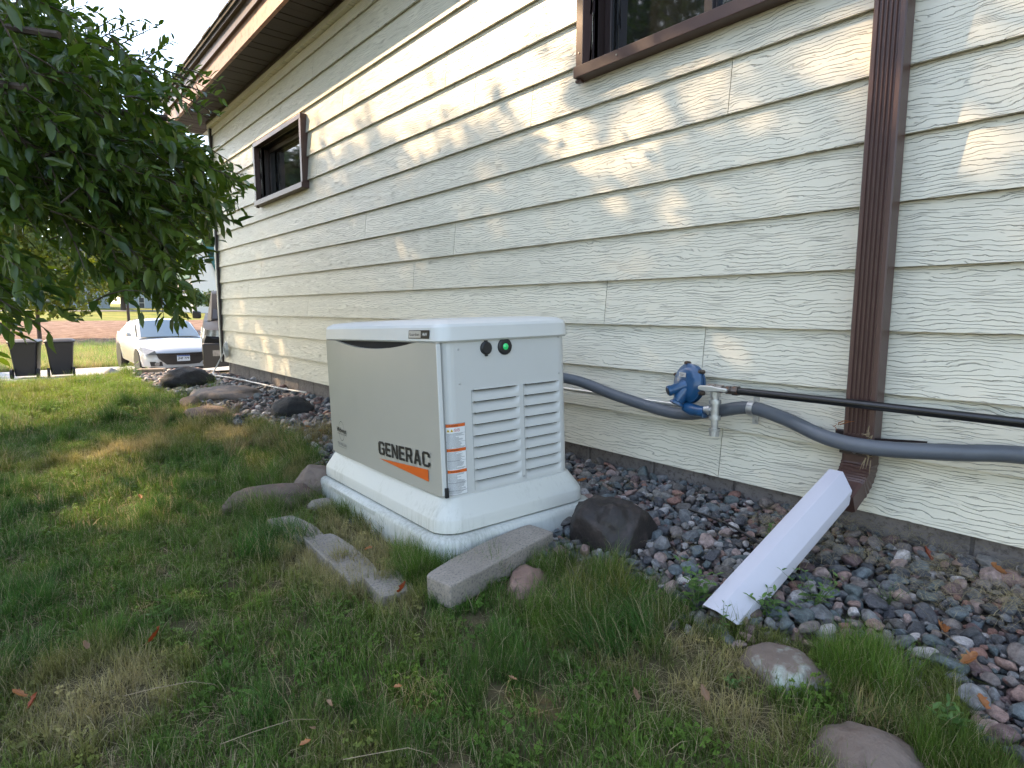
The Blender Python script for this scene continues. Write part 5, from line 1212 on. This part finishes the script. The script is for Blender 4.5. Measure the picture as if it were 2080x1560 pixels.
def near_tree():
    rs = np.random.RandomState(17); base = Vector((-5.0, -2.4, -.05))
    root = thing('plum_tree', base, 'dark leafy plum tree drooping in from the left beside the eave', 'tree')
    MB().tube([base - Vector((0, 0, .2)), base + Vector((.05, .05, .7)), base + Vector((0, .2, 1.4)), base + Vector((-.05, .35, 2.4)), base + Vector((.1, .5, 3.4))], [.16, .12, .11, .07, .03], 12).build('trunk', M['bark'], root, smooth=60, world=True)
    tips = []; 
    while len(tips) < 920:
        px = rs.uniform(-55, 470); py = rs.uniform(-55, 650)
        if not inpoly(px, py, POLY): continue
        if any(((px - a) / ra) ** 2 + ((py - b_) / rb) ** 2 < 1.3 for a, b_, ra, rb in HOLES): continue
        dens_ = 1.0
        if py > 430 and px < 300: dens_ = .42
        if py < 130: dens_ = .62
        elif py < 220 and px > 150: dens_ = .6
        if rs.rand() > dens_: continue
        dep = rs.uniform(3.1, 5.6)
        r = ray(px, py); p = Vector(r * dep) + Vector((0, 0, .9)); tips.append((p, 0))
    # sprigs with a clear outline of their own
    for (px, py, dep) in [(325, 45, 4.2), (330, 92, 4.2), (300, 140, 4.3), (345, 110, 4.1), (270, 60, 4.4), (400, 132, 4.0), (385, 160, 4.0), (365, 180, 4.1), (452, 165, 3.8), (430, 178, 3.8), (455, 195, 3.8), (448, 232, 3.7), (425, 236, 3.8), (405, 225, 3.9), (415, 200, 3.9), (500, 352, 3.5), (470, 362, 3.6), (478, 330, 3.6), (440, 330, 3.6), (130, 18, 4.5), (205, 18, 4.4), (232, 60, 4.4), (180, 2, 4.4), (330, 605, 3.8), (370, 600, 3.8), (425, 400, 3.6), (392, 585, 3.7), (80, 10, 4.5), (130, 60, 4.5), (25, 640, 4.5), (250, 20, 4.4), (290, 30, 4.4), (355, 75, 4.3), (250, 140, 4.5), (200, 110, 4.6), (270, 180, 4.4), (320, 175, 4.3)]:
        tips.append((Vector(ray(px, py) * dep) + Vector((0, 0, .9)), 1))
    # the crown goes on above and to the left, outside the picture
    for _ in range(520):
        p = Vector((rs.uniform(-6.6, -3.2), rs.uniform(-3.4, -.05), rs.uniform(1.2, 4.2)))
        k_ = p.z / -SUN.z; gpt = p + SUN * k_
        if gpt.y > 2.25: gpt = p + SUN * ((2.25 - p.y) / SUN.y)
        if blocked(gpt, gpt.z > .2) and blocked(gpt + Vector((.12, 0, 0)), gpt.z > .2) and blocked(gpt - Vector((.12, 0, 0)), gpt.z > .2): tips.append((p, 0))
    for _ in range(120):
        p = Vector((rs.uniform(-6., -3.6), rs.uniform(0, .7), rs.uniform(3.2, 4.0)))
        tips.append((p, 0))
    P_, D_, U_, Ls, near_id = [], [], [], [], []; tw = MB(); nodes_ = []
    limbs = []
    for i in range(16):
        tgt = tips[(i * 53) % 880][0]; s0 = base + Vector((0, .25, rs.uniform(1.2, 3.0))); mid = s0.lerp(tgt, .5) + Vector((0, 0, .35)); limbs.append(bez([s0, mid, tgt], 8)); tw.tube(limbs[-1][::3] + [limbs[-1][-1]], [.035, .026, .02, .013, .008, .006][:len(limbs[-1][::3]) + 1] if len(limbs[-1][::3]) + 1 <= 6 else .015, 6)
    for ti, (p, kind_) in enumerate(tips):
        inw = Vector((base.x - p.x, base.y - .3 - p.y, (2.2 - p.z) * .5)); inw.normalize()
        side_ = Vector(rs.normal(size=3)) * (.45 if kind_ == 0 else .15)
        dr_ = (-inw + side_ + (Vector((0, 0, .75)) if kind_ == 1 and p.z > 2.3 else Vector((0, 0, .1 if p.z > 2.3 else -.35)))).normalized()
        ln = rs.uniform(.16, .34) if kind_ == 0 else rs.uniform(.22, .3)
        start = p - dr_ * ln * (1.0 if kind_ else .5); nlv = 13 if kind_ == 0 else 12
        droop = -.16 if kind_ == 0 else -.03
        pts_ = [start + dr_ * ln * t + Vector((0, 0, droop * ln * t * t * 2)) for t in (0, .33, .66, 1)]
        if ti % 2 == 0 or kind_: tw.tube(pts_, [.0045, .004, .003, .0015], 3, caps=False)
        for k in range(nlv):
            t = (k + .6) / nlv; q = start + dr_ * ln * t + Vector((0, 0, droop * ln * t * t * 2)); az = Vector(rs.normal(size=3)); perp = dr_.cross(az).normalized()
            dd = perp * .9 + dr_ * .55 + Vector((0, 0, -.55 if kind_ == 0 else .1)); P_.append(tuple(q)); D_.append(tuple(dd)); u = Vector(rs.normal(size=3)) * .45 + Vector((-.1, -.2, 1)); U_.append(tuple(u)); Ls.append(rs.uniform(.058, .104) * (1 if kind_ == 0 else .75))
    P_ = np.array(P_); D_ = np.array(D_); U_ = np.array(U_); Ls = np.array(Ls); lvs = np.clip(rs.normal(.38, .25, len(P_)), 0, 1)
    fwd = -P_[:, 0] * .7567 + P_[:, 1] * .6422; inv = (P_[:, 1] > .02) & (P_[:, 1] / -P_[:, 0] < .30)
    sc_ = np.where(inv, Ls / fwd, 0) * (1 + .5 * (P_[:, 0] > -4.0)); order = np.argsort(-sc_); big, rest = order[:300], order[300:]
    leaf_batch(P_[rest], D_[rest], U_[rest], Ls[rest], 'foliage', M['leaf'], root, lv=lvs[rest])
    # the nearest leaves each on its own, sharing a few meshes
    prot = []
    for k in range(5):
        me = bpy.data.meshes.new('leaf'); me.from_pydata([tuple(v) for v in LEAF_V], [], [tuple(int(a) for a in f) for f in LEAF_F]); me.materials.append(M['leaf']); a_ = me.attributes.new('lv', 'FLOAT', 'POINT'); a_.data.foreach_set('value', [k / 4 * .8] * 7); me.polygons.foreach_set('use_smooth', [True] * len(me.polygons)); prot.append(me)
    for i in big:
        d_ = Vector(D_[i]).normalized(); u = Vector(U_[i]); b_ = u.cross(d_).normalized(); c_ = d_.cross(b_); o = link_mesh('leaf', prot[int(lvs[i] * 4.99)], root)
        Mx = Matrix((d_, b_, c_)).transposed().to_4x4(); Mx = Matrix.Translation(Vector(P_[i]) - base) @ Mx @ Matrix.Scale(float(Ls[i]), 4); o.matrix_local = Mx
    tw.build('twigs', M['bark'], root, world=True)['kind'] = 'stuff'
    print('leaves', len(P_))
near_tree()

# ------------------------------------------------------------------ car, suv, bins
def car_shell(st, mat, name, parent, smooth=40):
    """st: stations (x, [(y,z)...half profile bottom->top]) mirrored to a closed body"""
    rings = []
    for x, prof in st:
        r = [(x, y, z) for y, z in prof] + [(x, -y, z) for y, z in reversed(prof)]; rings.append(r)
    return MB().loft(rings).build(name, mat, parent, smooth=smooth)
def wheel(parent, x, y, r, side):
    w = MB().lathe((x, y - .11 * side, r), (0, side, 0), [(0, r * .9), (.02, r), (.20, r), (.22, r * .93), (.222, r * .66), (.17, r * .62)], 26).build('wheel', M['tyre'], parent, smooth=40)
    mb = MB(); 
    for k in range(5):
        a = k * 2 * math.pi / 5 + .3; c_, s_ = math.cos(a), math.sin(a); yy = y + .085 * side
        mb.add([(x + c_ * .05 - s_ * .03, yy, r + s_ * .05 + c_ * .03), (x + c_ * .05 + s_ * .03, yy, r + s_ * .05 - c_ * .03), (x + c_ * r * .64 + s_ * .03, yy, r + s_ * r * .64 - c_ * .03), (x + c_ * r * .64 - s_ * .03, yy, r + s_ * r * .64 + c_ * .03)], [(0, 1, 2, 3)])
    mb.lathe((x, y + .07 * side, r), (0, side, 0), [(0, .07), (.02, .06)], 12); mb.build('rim', M['rim'], w)
def flank(y, z, x, side): return (x, y * side, z)
car = thing('parked_car', (-18.0, 3.62, terrain(-18.6, 3.4) + .03), 'white compact sedan parked nose towards the garage on the driveway', 'car', rot=(0, R_(1.5), R_(1.5)))
# local: front at x=0 facing +x, body runs to -x
prof = lambda w, zb, zs, zt, k=.93: [(w * .80, zb), (w * .97, zb + .08), (w, zs * .55), (w * .99, zs * .8), (w * k, zs), (w * k * .6, zt), (w * .01, zt + .02)]
st = [(.0, prof(.62, .26, .55, .60)), (-.06, prof(.74, .22, .62, .68)), (-.22, prof(.85, .19, .70, .755)), (-.5, prof(.90, .18, .78, .83)), (-1.0, prof(.915, .18, .90, .93)), (-1.45, prof(.915, .18, .95, .98)), (-2.2, prof(.915, .18, .97, .98)), (-3.3, prof(.915, .18, .99, 1.0)), (-4.1, prof(.90, .2, 1.02, 1.05)), (-4.5, prof(.84, .25, 1.0, 1.03)), (-4.66, prof(.70, .32, .9, .94))]
car_shell(st, M['carpaint'], 'body', car)
gh = [(-1.22, [(.80, .93), (.78, .95), (.70, .97), (.01, .98)]), (-1.95, [(.82, .95), (.70, 1.34), (.55, 1.405), (.01, 1.42)]), (-2.3, [(.82, .95), (.69, 1.39), (.55, 1.45), (.01, 1.465)]), (-3.0, [(.82, .96), (.68, 1.37), (.54, 1.43), (.01, 1.45)]), (-4.1, [(.80, 1.0), (.74, 1.02), (.6, 1.04), (.01, 1.05)])]
car_shell(gh, M['carpaint'], 'roof', car)
MB().loft([[(-1.17, y, .995 + .01 * (abs(y) < .5)) for y in (-.74, -.4, 0, .4, .74)], [(-1.90, y, z) for y, z in ((-.63, 1.39), (-.4, 1.425), (0, 1.44), (.4, 1.425), (.63, 1.39))]], False, False, closed=False).build('windshield', M['carglass'], car, smooth=180)
for s_ in (-1, 1):
    MB().add([(-1.45, .815 * s_, .99), (-1.98, .735 * s_, 1.32), (-3.0, .735 * s_, 1.34), (-3.65, .80 * s_, 1.05)], [(0, 1, 2, 3)]).build('side_window', M['carglass'], car)
    MB().loft([[(x, y * s_, z) for y, z in ((.90 + e, 1.0), (1.0 + e, 1.0), (1.0 + e, 1.12), (.90 + e, 1.10))] for x, e in ((-1.5, 0), (-1.62, .03), (-1.72, 0))]).build('mirror', M['carpaint'], car, bevel=.02)
    MB().add([(.03, .62 * s_, .60), (-.06, .86 * s_, .60), (-.50, .945 * s_, .72), (-.46, .90 * s_, .80), (-.03, .64 * s_, .71)], [(0, 1, 2, 3, 4)]).build('headlight', M['lamp'], car)
    mb = MB(); mb.lathe((-.02, .62 * s_, .36), (1, .25 * s_, 0), [(0, .055), (.03, .05), (.032, .03)], 16); mb.build('fog_light', M['lamp'], car)
    MB().add([(.012, .48 * s_, .30), (-.02, .76 * s_, .31), (-.03, .78 * s_, .42), (.008, .50 * s_, .42)], [(0, 1, 2, 3)]).build('fog_recess', M['black'], car)
    for xw in (-.93, -3.62): wheel(car, xw, .80 * s_, .325, s_)
    MB().lathe((-.93, .80 * s_, .325), (0, s_, 0), [(0, .385), (.119, .385)], 28).build('wheel_arch', M['black'], car); MB().lathe((-3.62, .80 * s_, .325), (0, s_, 0), [(0, .385), (.119, .385)], 28).build('wheel_arch', M['black'], car)
mb = MB(); mb.loft([[(.02, -.64, .645), (.05, -.4, .64), (.065, 0, .635), (.05, .4, .64), (.02, .64, .645)], [(.03, -.58, .50), (.055, -.36, .49), (.07, 0, .49), (.055, .36, .49), (.03, .58, .50)], [(.04, -.40, .34), (.055, -.25, .33), (.065, 0, .325), (.055, .25, .33), (.04, .40, .34)]], False, False, closed=False); mb.build('grille', M['black'], car)
MB().box((.05, -.47, .575), (.07, .47, .585)).build('grille_bar', M['brown_dark'], car)
MB().box((-.25, -.78, .15), (-.02, .78, .255)).build('lower_lip', M['black'], car, bevel=.02)
plt = MB().box((.068, -.155, .42), (.08, .155, .575)).build('license_plate', M['plate'], car, bevel=.004)
MB().box((.0785, -.15, .545), (.0815, .15, .572)).build('plate_band', M['plateblue'], plt)
me, co, w, h = text_mesh('JNF 779', 1., M['ink'], 'plate_number', .02); sx = .27 / w; sy = .075 / h
me.vertices.foreach_set('co', np.array([(.0822, -.135 + a * sx, .45 + b_ * sy) for a, b_ in co[:, :2]]).ravel()); me.update(); link_mesh('plate_number', me, plt)
suv = thing('parked_suv', (-13.0, 3.98, terrain(-13.2, 4.2) - .05), 'black suv mostly hidden behind the far house corner', 'suv', rot=(0, R_(3), R_(-14)))
p2 = lambda w, zb, zs, zt: [(w * .85, zb), (w * .98, zb + .1), (w, zs * .55), (w, zs * .85), (w * .95, zs), (w * .6, zt), (w * .01, zt + .02)]
car_shell([(.0, p2(.80, .35, .84, .90)), (-.12, p2(.95, .28, .90, .97)), (-.5, p2(1.0, .26, 1.0, 1.07)), (-1.3, p2(1.0, .26, 1.08, 1.13)), (-3, p2(1.0, .26, 1.1, 1.12)), (-4.6, p2(1.0, .3, 1.1, 1.12)), (-4.8, p2(.9, .4, 1.0, 1.05))], M['suvpaint'], 'body', suv)
car_shell([(-1.4, [(.88, 1.1), (.8, 1.12), (.01, 1.14)]), (-2.1, [(.88, 1.12), (.76, 1.68), (.01, 1.75)]), (-4.2, [(.88, 1.12), (.78, 1.7), (.01, 1.77)]), (-4.7, [(.88, 1.12), (.8, 1.2), (.01, 1.22)])], M['suvpaint'], 'roof', suv)
MB().add([(-1.43, -.78, 1.16), (-1.43, .78, 1.16), (-2.1, .70, 1.66), (-2.1, -.70, 1.66)], [(0, 1, 2, 3)]).build('windshield', M['black'], suv)
for s_ in (-1, 1):
    mb = MB(); mb.loft([[(.03, .52 * s_, .80), (-.10, .90 * s_, .80), (-.42, 1.008 * s_, .84)], [(.02, .50 * s_, 1.0), (-.12, .88 * s_, 1.02), (-.5, .985 * s_, 1.05)]], False, False, closed=False); mb.build('headlight', M['lamp'], suv, smooth=180)
    for xw in (-1.0, -3.8): wheel(suv, xw, .86 * s_, .38, s_)
    MB().loft([[(x, y * s_, z) for y, z in ((1.0, 1.15), (1.17, 1.15), (1.17, 1.33), (1.0, 1.30))] for x in (-1.6, -1.85)]).build('mirror', M['black'], suv, bevel=.03)
mb = MB(); mb.loft([[(.025, -.5, .80), (.025, .5, .80)], [(.025, -.48, .98), (.025, .48, .98)]], False, False, closed=False); mb.build('grille', M['black'], suv)
mb = MB(); mb.box((-.05, -.98, .20), (.05, .98, .76)); mb.build('bumper', M['black'], suv, bevel=.03)
MB().box((.051, -.80, .50), (.056, -.50, .62)).build('fog_light', M['lamp'], suv, bevel=.003)
def wheelie_bin(x, y, rz, label, lidcol):
    b = thing('wheelie_bin', (x, y, terrain(x, y) + .04), label, 'trash bin', 'bins by the driveway', rot=(0, 0, rz))
    MB().loft([rrect(-.23, .23, -.25, .25, .06, .05), rrect(-.29, .29, -.31, .31, .80, .06), rrect(-.31, .31, -.33, .33, .88, .06), rrect(-.31, .31, -.33, .33, .93, .06)]).build('body', M['bin'], b, smooth=40)
    MB().loft([rrect(-.33, .33, -.35, .35, .935, .07), rrect(-.34, .34, -.36, .36, .97, .08), rrect(-.28, .28, -.30, .30, 1.02, .08)]).build('lid', lidcol, b, smooth=40)
    MB().tube([(-.30, -.38, .95), (.30, -.38, .95)], .02, 8).build('handle', M['bin'], b, smooth=60)
    MB().box((-.10, .255, .18), (.10, .285, .26)).build('grip', M['black'], b)
    for s_ in (-1, 1): MB().lathe((.0 + .25 * s_, -.30, .13), (s_, 0, 0), [(0, .13), (.05, .13), (.052, .06)], 20).build('wheel', M['tyre'], b, smooth=40)
    return b
wheelie_bin(-20.6, .40, R_(78), 'left wheelie bin of the pair, greyer with flat pale lid', M['binlid'])
wheelie_bin(-20.4, 1.13, R_(84), 'right wheelie bin of the pair, darker black plastic', M['bin'])

# ------------------------------------------------------------------ far houses, trees
def far_house(x, y, w, d, h, rh, rz, wallm, roofm, label, gable_win=True):
    z0 = terrain(x, y) - .1; H0 = thing('house', (x, y, z0), label, 'house', 'houses across the field', rot=(0, 0, rz))
    MB().add([(0, -w / 2, 0), (0, w / 2, 0), (0, w / 2, h), (0, 0, h + rh), (0, -w / 2, h), (-d, -w / 2, 0), (-d, w / 2, 0), (-d, w / 2, h), (-d, 0, h + rh), (-d, -w / 2, h)], [(0, 1, 2, 3, 4), (9, 8, 7, 6, 5), (0, 5, 6, 1), (1, 6, 7, 2), (0, 4, 9, 5)]).build('wall', wallm, H0)
    o_ = .35; mb = MB()
    for s_ in (-1, 1):
        mb.add([(o_, 0, h + rh + .18), (-d - o_, 0, h + rh + .18), (-d - o_, (w / 2 + o_) * s_, h - o_ * rh / (w / 2) + .1), (o_, (w / 2 + o_) * s_, h - o_ * rh / (w / 2) + .1), (o_, 0, h + rh + .02), (-d - o_, 0, h + rh + .02), (-d - o_, (w / 2 + o_) * s_, h - o_ * rh / (w / 2) - .06), (o_, (w / 2 + o_) * s_, h - o_ * rh / (w / 2) - .06)], [(0, 1, 2, 3), (4, 7, 6, 5), (0, 3, 7, 4), (2, 6, 7, 3)])
    mb.build('roof', roofm, H0)
    def win(yc, zc, ww, hh):
        f = MB().box((.01, yc - ww / 2 - .1, zc - hh / 2 - .1), (.06, yc + ww / 2 + .1, zc + hh / 2 + .1)).build('window', M['white_label'], H0)
        MB().box((.05, yc - ww / 2, zc - hh / 2), (.075, yc + ww / 2, zc - .04)).build('pane', M['fardark'], f); MB().box((.05, yc - ww / 2, zc + .04), (.075, yc + ww / 2, zc + hh / 2)).build('pane', M['fardark'], f)
    if gable_win: win(-.3, h + rh * .28, .7, 1.7)
    for yc in (-w * .25, w * .25): win(yc, h * .35, .8, 1.9)
    # clapboard lines as raised laps
    nb_ = int(h / .32); mb = MB()
    for k in range(nb_): mb.box((.0, -w / 2, .15 + k * .32), (.022, w / 2, .15 + k * .32 + .05))
    mb.build('clapboard', wallm, H0)['kind'] = 'stuff'
    MB().box((-.1, -w / 2 - .35, h - .25), (.2, -w / 2 + .9, h - .05)).build('cornice', M['white_label'], H0)
    return H0
wh = far_house(-97, 22.95, 3.3, 9, 6.1, 4.5, R_(0), M['farwhite'], M['farroof'], 'white clapboard house with steep green roof behind the suv')
MB().add([(-1.5, 1.2, 6.0), (-1.5, 8, 6.0), (-4.5, 8, 10.2), (-4.5, -.2, 10.2)], [(0, 1, 2, 3)]).build('wing_roof', M['farroof'], wh)
MB().box((-6, 1.66, 0), (-1.9, 8, 5.95)).build('wing_wall', M['farwhite'], wh)
far_house(-128, 9, 12, 9, 5.0, 3.5, R_(12), M['fargrey'], M['slate'], 'grey house seen through leaves at left beyond the road')
far_house(-132, 23, 11, 8, 3.2, 2.2, R_(-8), M['farblue'], M['slate'], 'low pale blue building under the trees beyond the road')
far_house(-125, 33, 8, 8, 3.0, 2.0, R_(4), M['farblue'], M['shingle'], 'small pale building left of the white green roofed house')
for i, (x, y, h, r, lb) in enumerate([(-150, 12, 19, 9, 'huge dark tree behind the grey house at left'), (-145, 27, 17, 8, 'broad dark tree behind the low blue building'), (-118, 27.5, 21, 6.5, 'tall dark tree rising left of the green roofed house'), (-112, 38, 26, 9, 'tallest dark tree behind the green roofed house'),
                                       (-135, 0, 18, 9, 'big tree at far left across the field'), (-160, 40, 20, 12, 'wide tree in the distance behind the white house'), (-115, 15, 12, 5, 'medium roundish tree standing by the road'), (-140, 48, 22, 11, 'far dark tree beyond the house corner')]):
    far_tree('tree', x, y, h, r, lb, 'trees across the field', M['leaf_far'], 4200, .9, .4, seed=i, low=.15)
far_tree('small_tree', -46, 1.6, 9.0, 4.3, 'yellow green sunlit tree seen under the plum branches', 'trees across the field', M['leaf_yel'], 9500, .27, .12, seed=31, low=.2)
far_tree('small_tree', -56, 7.6, 9.0, 4.2, 'lighter green tree behind the parked car at left', 'trees across the field', M['leaf_yel'], 8500, .27, .12, seed=32, low=.28)
far_tree('small_tree', -86, 19.2, 3.6, 1.5, 'small street tree with thin pale trunk', 'trees across the field', M['leaf_far'], 1200, .3, .10, seed=33, low=.4)
far_tree('small_tree', -88, 21.8, 3.4, 1.4, 'second small street tree right of the first', 'trees across the field', M['leaf_far'], 1200, .3, .10, seed=34, low=.4)
# trees behind the photographer, seen mirrored in the windows
for i, (x, y, h, r) in enumerate([(-18, -13, 11, 4.5), (-26, -17, 12, 5), (-12, -19, 12, 5), (-34, -9, 10, 4.5), (-5, -16, 10, 4.5)]):
    far_tree('garden_tree', x, y, h, r, ['broad tree', 'taller tree', 'rounded tree', 'distant tree', 'low tree'][i] + ' of the neighbouring garden mirrored in the windows', 'garden trees behind the photographer', M['leaf_far'], 3000, .5, .28, seed=60 + i, base=-.3, low=.1)
